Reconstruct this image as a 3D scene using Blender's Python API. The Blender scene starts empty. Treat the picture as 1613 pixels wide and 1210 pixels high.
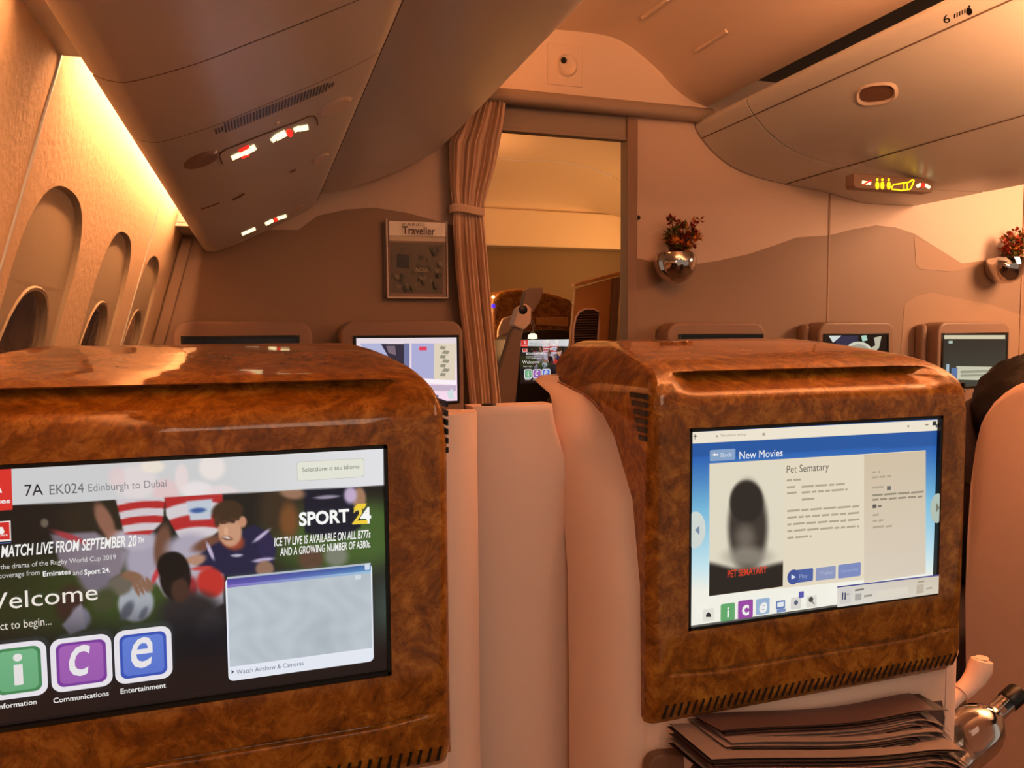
import bpy, math, random
import numpy as np
from mathutils import Vector, Matrix
random.seed(7)
C = bpy.context.scene.collection
EYE = np.array([0.0, 0.0, 1.18])          # eye height of the seated photographer above the cabin floor
FPX, CX, CY = 1200.0, 806.5, 605.0

# ------------------------------------------------------------------ camera
_F = np.array([408-CX, -(530-CY), -FPX]); _F /= np.linalg.norm(_F)
_L = np.array([4370-CX, -(500-CY), -FPX]); _L -= _F*(_L@_F); _L /= np.linalg.norm(_L)
_U = np.cross(_L, _F)
ROT = np.array([_L, _F, _U])
cam_d = bpy.data.cameras.new('camera'); cam = bpy.data.objects.new('camera', cam_d); C.objects.link(cam)
mw = Matrix.Identity(4)
for i in range(3):
    for j in range(3): mw[i][j] = ROT[i][j]
    mw[i][3] = EYE[i]
cam.matrix_world = mw
cam_d.sensor_width = 36; cam_d.lens = 36*FPX/1613; cam_d.clip_start = .02
bpy.context.scene.camera = cam

# ------------------------------------------------------------------ world, exposure, large lights
sc = bpy.context.scene
sc.view_settings.view_transform = 'Standard'; sc.view_settings.look = 'None'
sc.view_settings.gamma = 1; sc.view_settings.exposure = 0.0; sc.view_settings.use_curve_mapping = False
w = bpy.data.worlds.new('cabin_air'); sc.world = w; w.use_nodes = True
w.node_tree.nodes['Background'].inputs[0].default_value = (1.0, .78, .60, 1)
w.node_tree.nodes['Background'].inputs[1].default_value = .32

def area(name, loc, target, sx, sy, power, col):
    l = bpy.data.lights.new(name, 'AREA'); l.shape = 'RECTANGLE'; l.size = sx; l.size_y = sy
    l.energy = power; l.color = col
    o = bpy.data.objects.new(name, l); C.objects.link(o)
    o.location = EYE+np.array(loc)
    o.rotation_euler = (Vector(np.array(target)-np.array(loc))).to_track_quat('-Z', 'Y').to_euler()
    return o
B = 2.9        # distance from the eye to the bulkhead
D = .77        # distance from the eye to the seat-back screens
AMBER = (1.0, .42, .13)
# ceiling wash in the cove on top of the window-side bins (aft cabin, then the cabin ahead)
area('ceiling_wash_aft', (.80, .9, 1.03), (1.03, .9, 1.43), .05, 3.6, 165, (1.0, .42, .18))
area('ceiling_wash_front', (.92, 4.4, 1.02), (1.9, 4.5, 1.15), .08, 2.2, 22, (1.0, .44, .15))
area('ceiling_wash_front_aisle_side', (3.0, 4.6, .86), (2.4, 4.9, 1.1), .08, 1.4, 24, (1.0, .47, .13))
# wash on the centre section seen over the seats
area('ceiling_wash_centre', (3.9, 1.9, .95), (3.5, 2.9, .1), .6, 1.2, 72, (1.0, .50, .26))
area('aisle_ceiling_light', (1.0, -.5, 1.1), (.95, -.2, -.8), .5, .7, 6.0, (1.0, .68, .50))  # unseen fill added above the aisle to brighten the divider and seat shells
area('overhead_reading_light', (.05, -.45, .36), (.45, .8, -.35), .55, .40, 3.4, (1.0, .72, .52))
area('ceiling_wash_end', (.80, 2.5, 1.02), (.95, 2.85, 1.40), .05, .3, 2.6, (1.0, .38, .13))  # short fill added to brighten the transverse panel above the doorway

# ------------------------------------------------------------------ measuring helpers
def ray(px, py): return ROT @ np.array([px-CX, -(py-CY), -FPX])
def aty(px, py, y): d = ray(px, py); return d*(y/d[1])            # point of the plane y = const seen at a photo pixel
def atx(px, py, x): d = ray(px, py); return d*(x/d[0])
def atz(px, py, z): d = ray(px, py); return d*(z/d[2])
def proj(p): c = p @ ROT; return CX+FPX*c[..., 0]/-c[..., 2], CY-FPX*c[..., 1]/-c[..., 2]
def onprof(px, py, prof):
    """point of an extruded (x,z) profile seen at a pixel, nearest hit"""
    d = ray(px, py); best = None
    for (x0, z0), (x1, z1) in zip(prof[:-1], prof[1:]):
        nx, nz = z1-z0, -(x1-x0)
        den = nx*d[0]+nz*d[2]
        if abs(den) < 1e-9: continue
        t = (nx*x0+nz*z0)/den
        if t <= 0: continue
        p = d*t
        s = ((p[0]-x0)*(x1-x0)+(p[2]-z0)*(z1-z0))/((x1-x0)**2+(z1-z0)**2)
        if -.02 <= s <= 1.02 and (best is None or t < best[0]):
            n = np.array([nx, 0, nz]); n /= np.linalg.norm(n)
            if n@d > 0: n = -n
            best = (t, p, n)
    return (best[1], best[2]) if best else (None, None)
def lin(c):
    c = np.clip(np.array(c, float)/255., 0, 1)
    return np.where(c <= .04045, c/12.92, ((c+.055)/1.055)**2.4)
def sstep(a, b, x):
    t = np.clip((np.asarray(x, float)-a)/(b-a), 0, 1); return t*t*(3-2*t)

# ------------------------------------------------------------------ materials
def mat(name, rgb, rough=.5, metal=0, coat=0, bump=0, bscale=200, vary=0, vscale=6, spec=.5, emit=None, estr=0, trans=0, ior=1.45):
    m = bpy.data.materials.new(name); m.use_nodes = True; n = m.node_tree.nodes; l = m.node_tree.links
    p = n['Principled BSDF']; c = tuple(lin(rgb))+(1,)
    p.inputs['Base Color'].default_value = c; p.inputs['Roughness'].default_value = rough
    p.inputs['Metallic'].default_value = metal; p.inputs['Coat Weight'].default_value = coat
    p.inputs['Coat Roughness'].default_value = .06; p.inputs['Specular IOR Level'].default_value = spec
    p.inputs['IOR'].default_value = ior
    p.inputs['Transmission Weight'].default_value = trans
    if emit is not None:
        p.inputs['Emission Color'].default_value = tuple(emit)+(1,); p.inputs['Emission Strength'].default_value = estr
    tc = n.new('ShaderNodeTexCoord')
    if vary:
        t = n.new('ShaderNodeTexNoise'); t.inputs['Scale'].default_value = vscale; t.inputs['Detail'].default_value = 4
        l.new(tc.outputs['Object'], t.inputs['Vector'])
        mx = n.new('ShaderNodeMix'); mx.data_type = 'RGBA'
        mx.inputs[6].default_value = tuple(np.array(c[:3])*(1-vary))+(1,); mx.inputs[7].default_value = tuple(np.minimum(1, np.array(c[:3])*(1+vary)))+(1,)
        l.new(t.outputs['Fac'], mx.inputs[0]); l.new(mx.outputs[2], p.inputs['Base Color'])
    if bump:
        t = n.new('ShaderNodeTexNoise'); t.inputs['Scale'].default_value = bscale; t.inputs['Detail'].default_value = 3
        l.new(tc.outputs['Object'], t.inputs['Vector'])
        b = n.new('ShaderNodeBump'); b.inputs['Strength'].default_value = bump; b.inputs['Distance'].default_value = .002
        l.new(t.outputs['Fac'], b.inputs['Height']); l.new(b.outputs['Normal'], p.inputs['Normal'])
    return m

def burl():
    m = bpy.data.materials.new('burl_walnut_lacquer'); m.use_nodes = True; n = m.node_tree.nodes; l = m.node_tree.links
    p = n['Principled BSDF']; tc = n.new('ShaderNodeTexCoord')
    wn = n.new('ShaderNodeTexNoise'); wn.inputs['Scale'].default_value = 9; wn.inputs['Detail'].default_value = 5
    l.new(tc.outputs['Object'], wn.inputs['Vector'])
    mxv = n.new('ShaderNodeVectorMath'); mxv.operation = 'MULTIPLY_ADD'; mxv.inputs[1].default_value = (.14, .14, .14)
    l.new(wn.outputs['Color'], mxv.inputs[0]); l.new(tc.outputs['Object'], mxv.inputs[2])
    big = n.new('ShaderNodeTexNoise'); big.inputs['Scale'].default_value = 42; big.inputs['Detail'].default_value = 9; big.inputs['Roughness'].default_value = .72
    l.new(mxv.outputs[0], big.inputs['Vector'])
    r = n.new('ShaderNodeValToRGB'); e = r.color_ramp.elements
    e[0].position = .30; e[0].color = tuple(lin((80, 42, 6)))+(1,); e[1].position = .68; e[1].color = tuple(lin((188, 128, 44)))+(1,)
    k = e.new(.48); k.color = tuple(lin((138, 82, 18)))+(1,)
    l.new(big.outputs['Fac'], r.inputs[0])
    sp = n.new('ShaderNodeTexVoronoi'); sp.inputs['Scale'].default_value = 150
    l.new(mxv.outputs[0], sp.inputs['Vector'])
    sn = n.new('ShaderNodeTexNoise'); sn.inputs['Scale'].default_value = 22; sn.inputs['Detail'].default_value = 4
    l.new(tc.outputs['Object'], sn.inputs['Vector'])
    a = n.new('ShaderNodeMapRange'); a.inputs[1].default_value = .16; a.inputs[2].default_value = .42; a.inputs[3].default_value = 1; a.inputs[4].default_value = 0
    l.new(sp.outputs['Distance'], a.inputs[0])
    b = n.new('ShaderNodeMapRange'); b.inputs[1].default_value = .32; b.inputs[2].default_value = .64
    l.new(sn.outputs['Fac'], b.inputs[0])
    mu = n.new('ShaderNodeMath'); mu.operation = 'MULTIPLY'; l.new(a.outputs[0], mu.inputs[0]); l.new(b.outputs[0], mu.inputs[1])
    mu2 = n.new('ShaderNodeMath'); mu2.operation = 'MULTIPLY'; l.new(mu.outputs[0], mu2.inputs[0]); mu2.inputs[1].default_value = .32
    mx = n.new('ShaderNodeMix'); mx.data_type = 'RGBA'; mx.inputs[7].default_value = tuple(lin((48, 20, 3)))+(1,)
    l.new(mu2.outputs[0], mx.inputs[0]); l.new(r.outputs[0], mx.inputs[6]); l.new(mx.outputs[2], p.inputs['Base Color'])
    p.inputs['Roughness'].default_value = .45; p.inputs['Specular IOR Level'].default_value = .15; p.inputs['Coat Weight'].default_value = 1; p.inputs['Coat Roughness'].default_value = .05
    p.inputs['Coat IOR'].default_value = 1.38
    return m

M = {}
M['wood'] = burl()
M['wallfab'] = mat('wall_covering', (214, 184, 150), .8, bump=1, bscale=75, vary=.06, vscale=60)
M['reveal'] = mat('window_reveal_plastic', (168, 150, 124), .6, bump=.15, bscale=60)  # reveal plastic, its colour also darkened for the shade in the recess
M['binwhite'] = mat('bin_plastic', (198, 196, 188), .30, bump=.05, bscale=300)
M['binlight'] = mat('bin_lip_plastic', (208, 192, 176), .4)
M['ceil'] = mat('ceiling_panel_plastic', (214, 192, 172), .6)
M['bulk_hi'] = mat('bulkhead_upper_laminate', (200, 176, 158), .55, bump=.04, bscale=150)
M['bulk_lo'] = mat('bulkhead_dune_laminate', (142, 116, 96), .55, bump=.04, bscale=150)
M['bulk_lo2'] = mat('bulkhead_pale_dune_laminate', (156, 126, 102), .55, bump=.04, bscale=150)
M['beam'] = mat('beam_plastic', (150, 132, 116), .5)
M['shell'] = mat('seat_shell_plastic', (248, 214, 194), .45, bump=.08, bscale=500)
M['console'] = mat('console_plastic', (140, 112, 94), .45)
M['curtain'] = mat('curtain_fabric', (216, 186, 160), .9, bump=.3, bscale=400)
M['black'] = mat('black_plastic', (14, 12, 11), .35)
M['dark'] = mat('dark_gap', (30, 22, 17), .8)
M['seam'] = mat('seam_shadow_rubber', (96, 76, 62), .7)
M['trim'] = mat('copper_edge_trim', (196, 120, 66), .3, metal=.6)
M['chrome'] = mat('chrome', (210, 200, 194), .07, metal=1)
M['clear'] = mat('bottle_plastic', (240, 236, 230), .05, trans=1, ior=1.35)
M['front_lam'] = mat('front_wall_laminate', (122, 96, 70), .6)
M['paper'] = mat('magazine_paper', (138, 116, 106), .6)
M['paper2'] = mat('magazine_cover', (92, 68, 64), .35)
M['inkdark'] = mat('dark_printed_page', (46, 33, 31), .45)
M['hair'] = mat('black_hair', (22, 16, 15), .55, bump=1, bscale=90)
M['skin'] = mat('skin', (150, 104, 78), .5)
M['cloth'] = mat('dark_clothing', (60, 50, 52), .9)
M['carpet'] = mat('carpet', (90, 68, 54), .95, bump=.5, bscale=300)
M['pane'] = mat('window_pane', (104, 88, 78), .16, spec=1.0, coat=1, bump=1, bscale=30, vary=.95, vscale=14)  # blotchy colour noise stands for crinkled reflections in the glass
M['leafg'] = mat('green_leaves', (92, 92, 34), .6)
M['leafr'] = mat('russet_petals', (150, 52, 26), .6)
M['leafy'] = mat('gold_petals', (206, 130, 44), .6)
M['stem'] = mat('brown_stems', (70, 44, 22), .7)
M['amberpanel'] = mat('suite_panel', (206, 146, 84), .5)
M['latch'] = mat('latch_plastic', (120, 88, 70), .4)

def attr_mat():
    m = bpy.data.materials.new('display_glow'); m.use_nodes = True; n = m.node_tree.nodes; l = m.node_tree.links
    p = n['Principled BSDF']; p.inputs['Base Color'].default_value = (.008, .008, .008, 1); p.inputs['Roughness'].default_value = .25
    p.inputs['Specular IOR Level'].default_value = .3
    a = n.new('ShaderNodeAttribute'); a.attribute_name = 'Col'
    l.new(a.outputs['Color'], p.inputs['Emission Color']); p.inputs['Emission Strength'].default_value = 1.0
    return m
M['glow'] = attr_mat()
def print_mat():
    m = bpy.data.materials.new('printed_ink'); m.use_nodes = True; n = m.node_tree.nodes; l = m.node_tree.links
    p = n['Principled BSDF']; p.inputs['Roughness'].default_value = .4
    a = n.new('ShaderNodeAttribute'); a.attribute_name = 'Col'; l.new(a.outputs['Color'], p.inputs['Base Color'])
    return m
M['print'] = print_mat()
def emis(name, rgb, s): return mat(name, (20, 16, 12), .5, emit=lin(rgb), estr=s)
M['led'] = emis('cove_led_tube', (255, 176, 118), 190)
M['signw'] = emis('sign_glow_white', (255, 232, 170), 2.2)
M['signr'] = emis('sign_glow_red', (255, 40, 24), 1.3)
M['signy'] = emis('sign_glow_yellow', (255, 205, 20), 2.0)
M['ledblue'] = emis('blue_indicator', (70, 40, 255), 1.5)

# ------------------------------------------------------------------ mesh helpers (all coordinates relative to the eye)
class MB:
    def __init__(s): s.v = []; s.f = []; s.m = []
    def vert(s, p): s.v.append(tuple(float(a) for a in p)); return len(s.v)-1
    def face(s, ids, m=0): s.f.append(tuple(ids)); s.m.append(m)
    def poly(s, pts, m=0): s.face([s.vert(p) for p in pts], m)
    def grid(s, P, m=0, closed=False, mf=None, skip=None):
        nu = len(P); nv = len(P[0]); ids = [[s.vert(P[i][j]) for j in range(nv)] for i in range(nu)]
        for i in range(nu-1):
            for j in range(nv-1 if not closed else nv):
                if skip and skip(i, j): continue
                j2 = (j+1) % nv
                s.face((ids[i][j], ids[i+1][j], ids[i+1][j2], ids[i][j2]), mf(i, j) if mf else m)
        return ids
    def box(s, x0, x1, y0, y1, z0, z1, m=0):
        i = [s.vert((x, y, z)) for x in (x0, x1) for y in (y0, y1) for z in (z0, z1)]
        for q in ((0, 1, 3, 2), (4, 6, 7, 5), (0, 4, 5, 1), (2, 3, 7, 6), (0, 2, 6, 4), (1, 5, 7, 3)): s.face([i[k] for k in q], m)
    def prism(s, pts2, y0, y1, m=0):      # (x,z) outline, extruded along y
        a = [s.vert((x, y0, z)) for x, z in pts2]; b = [s.vert((x, y1, z)) for x, z in pts2]; n = len(a)
        s.face(a, m); s.face(b[::-1], m)
        for k in range(n): s.face((a[k], b[k], b[(k+1) % n], a[(k+1) % n]), m)
    def tube(s, pts, r, seg=10, m=0, cap=True):
        pts = [Vector(p) for p in pts]; rings = []; up = Vector((0, 0, 1)); n = len(pts)
        rr = r if isinstance(r, (list, tuple)) else [r]*n
        for i, p in enumerate(pts):
            t = (pts[min(i+1, n-1)]-pts[max(i-1, 0)]).normalized()
            a = t.cross(up)
            if a.length < 1e-3: a = t.cross(Vector((1, 0, 0)))
            a.normalize(); b = t.cross(a).normalized()
            rings.append([p+(a*math.cos(2*math.pi*k/seg)+b*math.sin(2*math.pi*k/seg))*rr[i] for k in range(seg)])
        ids = s.grid(rings, m, closed=True)
        if cap: s.face(ids[0][::-1], m); s.face(ids[-1], m)
    def lathe(s, prof, origin, axis=(0, 0, 1), seg=28, m=0):    # prof: (radius, height)
        ax = Vector(axis).normalized(); a = ax.cross(Vector((0, 1, 0)))
        if a.length < 1e-3: a = ax.cross(Vector((1, 0, 0)))
        a.normalize(); b = ax.cross(a); o = Vector([float(q) for q in origin])
        s.grid([[o+ax*h+(a*math.cos(2*math.pi*k/seg)+b*math.sin(2*math.pi*k/seg))*max(r, 1e-4) for k in range(seg)] for r, h in prof], m, closed=True)

def obj(name, mb, mats, parent=None, smooth=True, bevel=0, angle=40, bseg=3):
    me = bpy.data.meshes.new(name)
    off = -EYE if parent is None else np.array(parent['_base'])-EYE
    if parent is None: off = -EYE
    me.from_pydata([tuple(np.array(v)-off) for v in mb.v], [], mb.f); me.update()
    for m in (mats if isinstance(mats, (list, tuple)) else [mats]): me.materials.append(m)
    for p, k in zip(me.polygons, mb.m): p.material_index = k; p.use_smooth = smooth
    o = bpy.data.objects.new(name, me); C.objects.link(o)
    if parent is not None:
        o.parent = parent
    o['_base'] = tuple(float(a) for a in (EYE*0 if parent is None else parent['_base']))
    if smooth: me.set_sharp_from_angle(angle=math.radians(angle))
    if bevel:
        b = o.modifiers.new('bevel', 'BEVEL'); b.width = bevel; b.segments = bseg; b.limit_method = 'ANGLE'; b.angle_limit = math.radians(35)
    return o
def thing(name, label, cat, base, group=None):
    o = bpy.data.objects.new(name, None); C.objects.link(o); o.empty_display_size = .05
    b = tuple(float(a) for a in (np.array(base)+EYE)); o.location = b; o['_base'] = b
    o['label'] = label; o['category'] = cat
    if group: o['group'] = group
    return o
def tag(o, label, cat, group=None):
    o['label'] = label; o['category'] = cat
    if group: o['group'] = group
    return o
def struct(name, mb, mats, **k):
    o = obj(name, mb, mats, **k); o['kind'] = 'structure'; return o
def fix_thing(o): pass

# ------------------------------------------------------------------ flat coloured artwork (screens and prints)
_tc = {}
def text_mesh(s, shear=0, bold=0):
    key = (s, shear, bold)
    if key not in _tc:
        cu = bpy.data.curves.new('t', 'FONT'); cu.body = s; cu.size = 1; cu.shear = shear; cu.offset = bold; cu.resolution_u = 3
        o = bpy.data.objects.new('t', cu); C.objects.link(o); dg = bpy.context.evaluated_depsgraph_get(); dg.update()
        me = bpy.data.meshes.new_from_object(o.evaluated_get(dg))
        V = np.array([v.co[:2] for v in me.vertices]); Fc = [tuple(p.vertices) for p in me.polygons]
        bpy.data.objects.remove(o); bpy.data.curves.remove(cu); bpy.data.meshes.remove(me)
        _tc[key] = (V, Fc)
    return _tc[key]
class Art:
    """coloured shapes on a vertical plane y=y0 facing the viewer; shapes placed by where they lie on that plane"""
    def __init__(s, y0, eps=.00012): s.y0 = y0; s.v = []; s.f = []; s.c = []; s.k = 0; s.eps = eps; s.clip = None
    def nxt(s): s.k += 1
    def P(s, px, py): p = aty(px, py, s.y0); return p[0], p[2]
    def xz(s, pts, col):
        if s.clip: a, b, c, d = s.clip; pts = [(min(max(x, a), b), min(max(z, c), d)) for x, z in pts]
        n = len(s.v); cols = col if isinstance(col, list) else [col]*len(pts)
        for (x, z), c in zip(pts, cols): s.v.append((x, s.y0-s.eps*s.k, z)); s.c.append(lin(c))
        s.f.append(tuple(range(n, n+len(pts))))
    def px(s, pts, col): s.nxt(); s.xz([s.P(*p) for p in pts], col)
    def rect(s, a, b, col, r=0, n=5):      # a, b: pixels of top left and bottom right
        s.nxt(); (x0, z1), (x1, z0) = s.P(*a), s.P(*b); s.rr(x0, x1, z0, z1, col, r, n)
    def rr(s, x0, x1, z0, z1, col, r=0, n=5):
        if r == 0: pts = [(x0, z0), (x1, z0), (x1, z1), (x0, z1)]
        else:
            pts = []
            for cx, cz, a0 in ((x1-r, z0+r, -90), (x1-r, z1-r, 0), (x0+r, z1-r, 90), (x0+r, z0+r, 180)):
                for i in range(n+1):
                    a = math.radians(a0+90*i/n); pts.append((cx+r*math.cos(a), cz+r*math.sin(a)))
        if isinstance(col, tuple) and len(col) == 2:     # top, bottom gradient
            t, b = np.array(col[0], float), np.array(col[1], float)
            cols = [list(b+(t-b)*((p[1]-z0)/(z1-z0))) for p in pts]; s.xz(pts, [tuple(c) for c in cols])
        else: s.xz(pts, col)
    def ell(s, c, rx, rz, col, n=24):      # rx, rz in metres
        s.nxt(); x, z = s.P(*c); s.xz([(x+rx*math.cos(2*math.pi*i/n), z+rz*math.sin(2*math.pi*i/n)) for i in range(n)], col)
    def text(s, st, a, b, cap, col, shear=0, bold=0):   # a: pixel of the left end of the baseline, b: x pixel of its right end, cap: height in pixels
        s.nxt(); V, Fc = text_mesh(st, shear, bold)
        if len(V) == 0: return
        x0, z0 = s.P(*a); x1, _ = s.P(b, a[1]); _, z1 = s.P(a[0], a[1]-cap)
        mn, mx = V[:, 0].min(), V[:, 0].max(); sx = (x1-x0)/(mx-mn); sz = (z1-z0)/.70
        n = len(s.v)
        for q in V: s.v.append((x0+(q[0]-mn)*sx, s.y0-s.eps*s.k, z0+q[1]*sz)); s.c.append(lin(col))
        s.f += [tuple(i+n for i in f) for f in Fc]
    def paint(s, x0, x1, z0, z1, nx, nz, fn):   # a fine grid whose colours come from a painted picture
        s.nxt(); X, Z = np.meshgrid(np.linspace(x0, x1, nx), np.linspace(z1, z0, nz))
        P = np.stack([X, np.full_like(X, s.y0), Z], -1); pu, pv = proj(P)
        col = lin(fn(pu, pv)); n = len(s.v)
        for p, c in zip(P.reshape(-1, 3), col.reshape(-1, 3)): s.v.append((p[0], s.y0-s.eps*s.k, p[2])); s.c.append(c)
        for j in range(nz-1):
            for i in range(nx-1):
                a = n+j*nx+i; s.f.append((a, a+nx, a+nx+1, a+1))
    def build(s, name, m, parent, backing=None):
        me = bpy.data.meshes.new(name)
        off = np.array(parent['_base'])-EYE if parent is not None else -EYE
        V = np.array(s.v)-off
        Fs = list(s.f)
        if backing:
            x0, x1, z0, z1, th = backing; n = len(V); bx = MB(); bx.box(x0, x1, s.y0+.0004, s.y0+th, z0, z1)
            V = np.vstack([V, np.array(bx.v)-off]); s.c = s.c+[lin((6, 6, 6))]*8; Fs += [tuple(i+n for i in f) for f in bx.f]
        me.from_pydata([tuple(v) for v in V], [], Fs); me.update()
        at = me.color_attributes.new('Col', 'FLOAT_COLOR', 'POINT')
        at.data.foreach_set('color', np.hstack([np.array(s.c), np.ones((len(s.c), 1))]).astype(np.float32).ravel())
        me.materials.append(m)
        o = bpy.data.objects.new(name, me); C.objects.link(o)
        if parent is not None: o.parent = parent; o['_base'] = tuple(parent['_base'])
        return o

#@@STRUCTURE
# ------------------------------------------------------------------ the cabin shell
def wallx(z): return -.346+.29*z
WIN = [-.215, .318, .852, 1.385, 1.92, 2.452]       # window centres along the wall
def win_sd(y, z, c):
    hw = .136; hh = .20; cz = -.125
    q = (abs((y-c)/hw)**2.6+abs((z-cz)/hh)**2.6)**(1/2.6)
    return q
def supell(c, cz, hw, hh, e, n, dx=0, lo=0, hi=2*math.pi):
    out = []
    for i in range(n):
        a = lo+(hi-lo)*i/(n if hi-lo > 6 else n-1); ca, sa = math.cos(a), math.sin(a); rr = (abs(ca)**e+abs(sa)**e)**(-1/e)
        y = c+hw*rr*ca; z = cz+hh*rr*sa; out.append((wallx(z)+dx, y, z))
    return out
ARCH = {}
def rec(z): return .002+.009*(z+.35)/.584        # the reveal is deeper toward its head
def arch_loop(c): return [(wallx(-.35), c+.174, -.35)]+supell(c, .088, .174, .146, 2.5, 41, 0, 0, math.pi)+[(wallx(-.35), c-.174, -.35)]
from mathutils.geometry import tessellate_polygon
mb = MB(); loops = [[(wallx(-.5), -1.0, -.5), (wallx(-.5), B, -.5), (wallx(.4), B, .4), (wallx(.4), -1.0, .4)]]
for c in WIN: loops += [arch_loop(c)[::-1]]
flat = [p for l in loops for p in l]
ids = [mb.vert(p) for p in flat]
for tri in tessellate_polygon([[Vector((p[1], p[2], 0)) for p in l] for l in loops]): mb.face([ids[i] for i in tri])
for c in WIN:
    L = arch_loop(c)
    inner = [(p[0]-rec(p[2]), c+(p[1]-c)*.98, p[2]-.003) for p in L]
    mb.grid([L, inner], m=1)
    hole = [(p[0]-rec(p[2]), p[1], p[2]) for p in supell(c, -.125, .136, .20, 2.5, 48)][::-1]
    ii = [mb.vert(p) for p in inner+hole]
    for tri in tessellate_polygon([[Vector((p[1], p[2], 0)) for p in inner], [Vector((p[1], p[2], 0)) for p in hole]]): mb.face([ii[i] for i in tri], 1)
# top of the wall curls over into the light cove
Pc = [[(wallx(.4)+.03*(1-math.cos(a)), y, .4+.09*math.sin(a)) for a in np.linspace(0, 1.5, 7)] for y in (-1.0, B)]
mb.grid(Pc)
mb.grid([[(wallx(-.5), y, -.5), (-.47, y, -.8), (-.47, y, -1.18)] for y in (-1.0, B)])
struct('wall_left', mb, [M['wallfab'], M['reveal']], smooth=False)
for k, c in enumerate(WIN):
    mb = MB(); n = 40
    def ringp(s, dx):
        out = []
        for i in range(n):
            a = 2*math.pi*i/n; ca, sa = math.cos(a), math.sin(a)
            rr = (abs(ca)**2.6+abs(sa)**2.6)**(-1/2.6)
            y = c+.136*s*rr*ca; z = -.125+.20*s*rr*sa
            out.append((wallx(z)-rec(z)+dx, y, z))
        return out
    mb.grid([ringp(1.035, .001), ringp(1.02, .004), ringp(.995, .003), ringp(.975, -.008)], closed=True)
    o = struct('window_%d' % (k+1), mb, [M['reveal']])
    mp = MB(); ids = [mp.vert(q) for q in ringp(.985, -.006)]; mp.face(ids)
    pn = obj('window_pane', mp, M['pane'], o, smooth=False)
# panel seams
for k, y in enumerate((.08, 1.165, 2.262)):
    mb = MB(); mb.box(-.003, .003, -.001, .001, 0, 1)
    mb = MB(); pts = [(wallx(z)+.001, y, z) for z in np.linspace(-.5, .40, 12)]
    mb.grid([[(p[0]+dx, p[1]+dy, p[2]) for p in pts] for dx, dy in ((-.004, -.004), (.0015, -.0035), (.0015, .0005), (-.004, .001))])
    struct('trim_%d' % (k+1), mb, [M['binwhite']], smooth=False)

# cove: lamp sections behind the edge of the bins
for k, (y0, y1, lb) in enumerate(((1.20, 2.60, 'long amber light strip in the slit between window wall and bin, nearest the bulkhead'),
                                (.05, .93, 'amber light strip in the slit above the near window wall at upper left'))):
    t = thing('cove_light', lb, 'light', (-.165, (y0+y1)/2, .42), 'amber cove lights above the windows')
    mb = MB(); mb.tube([(-.163, y0, .425), (-.163, y1, .425)], .006, 10)
    obj('light_tube', mb, M['led'], t)
    mb = MB(); mb.box(-.156, -.150, y0, y1, .408, .442); obj('mounting_rail', mb, M['binwhite'], t)
mb = MB(); mb.box(-.262, -.178, .95, 1.168, .372, .384)
tag(obj('cove_closing_plate', mb, M['binwhite'], bevel=.003), 'plain plate closing the light slit between two cove light sections', 'plate')
mb = MB(); mb.box(-.262, -.12, 2.66, B-.004, .352, .364); mb.box(-.262, -.12, 2.66, 2.672, .364, .44)
tag(obj('cove_end_ledge', mb, M['binwhite'], bevel=.003), 'small ledge closing the light slit at the bulkhead corner', 'plate')

# floor, far side, ceiling
mb = MB(); mb.box(-.6, 5.2, -1.0, 7, -1.22, -1.18); struct('floor', mb, M['carpet'], smooth=False)
mb = MB(); mb.box(5.2, 5.25, -1.0, 7, -1.18, 1.4); struct('wall_right', mb, M['bulk_hi'], smooth=False)
CEIL = [(.15, 1.05), (.60, 1.13), (.85, 1.17), (1.0, 1.195), (1.118, 1.203), (1.26, 1.208), (1.389, 1.203), (1.47, 1.178), (1.534, 1.142), (1.61, 1.09), (1.683, 1.027), (1.76, .985), (1.838, .963)]
def smooth_prof(pts, n=4):
    P = [np.array(p, float) for p in pts]; out = []
    for i in range(len(P)-1):
        p0 = P[max(i-1, 0)]; p1 = P[i]; p2 = P[i+1]; p3 = P[min(i+2, len(P)-1)]
        for k in range(n):
            t = k/n; out.append(tuple(.5*((2*p1)+(-p0+p2)*t+(2*p0-5*p1+4*p2-p3)*t*t+(-p0+3*p1-3*p2+p3)*t**3)))
    out.append(tuple(P[-1])); return out
CS = smooth_prof(CEIL, 4)
mb = MB()
yc = [-1.0, .55, 1.75, B-.006]
for a, b in zip(yc[:-1], yc[1:]):
    mb.grid([[(x, y, z) for x, z in CS] for y in (a+.003, b-.003)])
    mb.grid([[(x, y, z) for x, z in CS] for y in (b-.003, b+.003)] if b < B-.1 else [[(x, y, z+.01) for x, z in CS] for y in (b-.003, b)], m=1)
mb.grid([[(1.838, y, .963), (1.846, y, .975), (1.85, y, 1.0), (1.95, y, 1.1), (5.2, y, 1.12)] for y in (-1.0, B)], m=1)
ceil = struct('ceiling', mb, [M['ceil'], M['dark']], angle=60)
# raised outline strips of the ceiling access panel
for a, b in (((1145, 48), (1097, 80)), ((1012, 28), (1052, -2))):
    p, q = onprof(*a, CS), onprof(*b, CS)
    if p[0] is not None and q[0] is not None:
        mb = MB(); mb.tube([p[0], q[0]], .009, 8)
        obj('panel_latch_strip', mb, M['ceil'], ceil)

# bulkhead between the cabins
X_DL, X_DR = .80, 1.476
def pane(mb, pts, y, m=0): mb.poly([(x, y, z) for x, z in pts], m)
mb = MB()
mb.prism([(-.42, -1.18), (X_DL, -1.18), (X_DL, .93), (.84, .93), (-.35, .62)], B, B+.04)
mb.prism([(X_DR, -1.18), (5.2, -1.18), (5.2, 1.12), (X_DR, 1.12)], B, B+.04)
bk = struct('wall_front', mb, [M['bulk_hi']], smooth=False)
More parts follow.
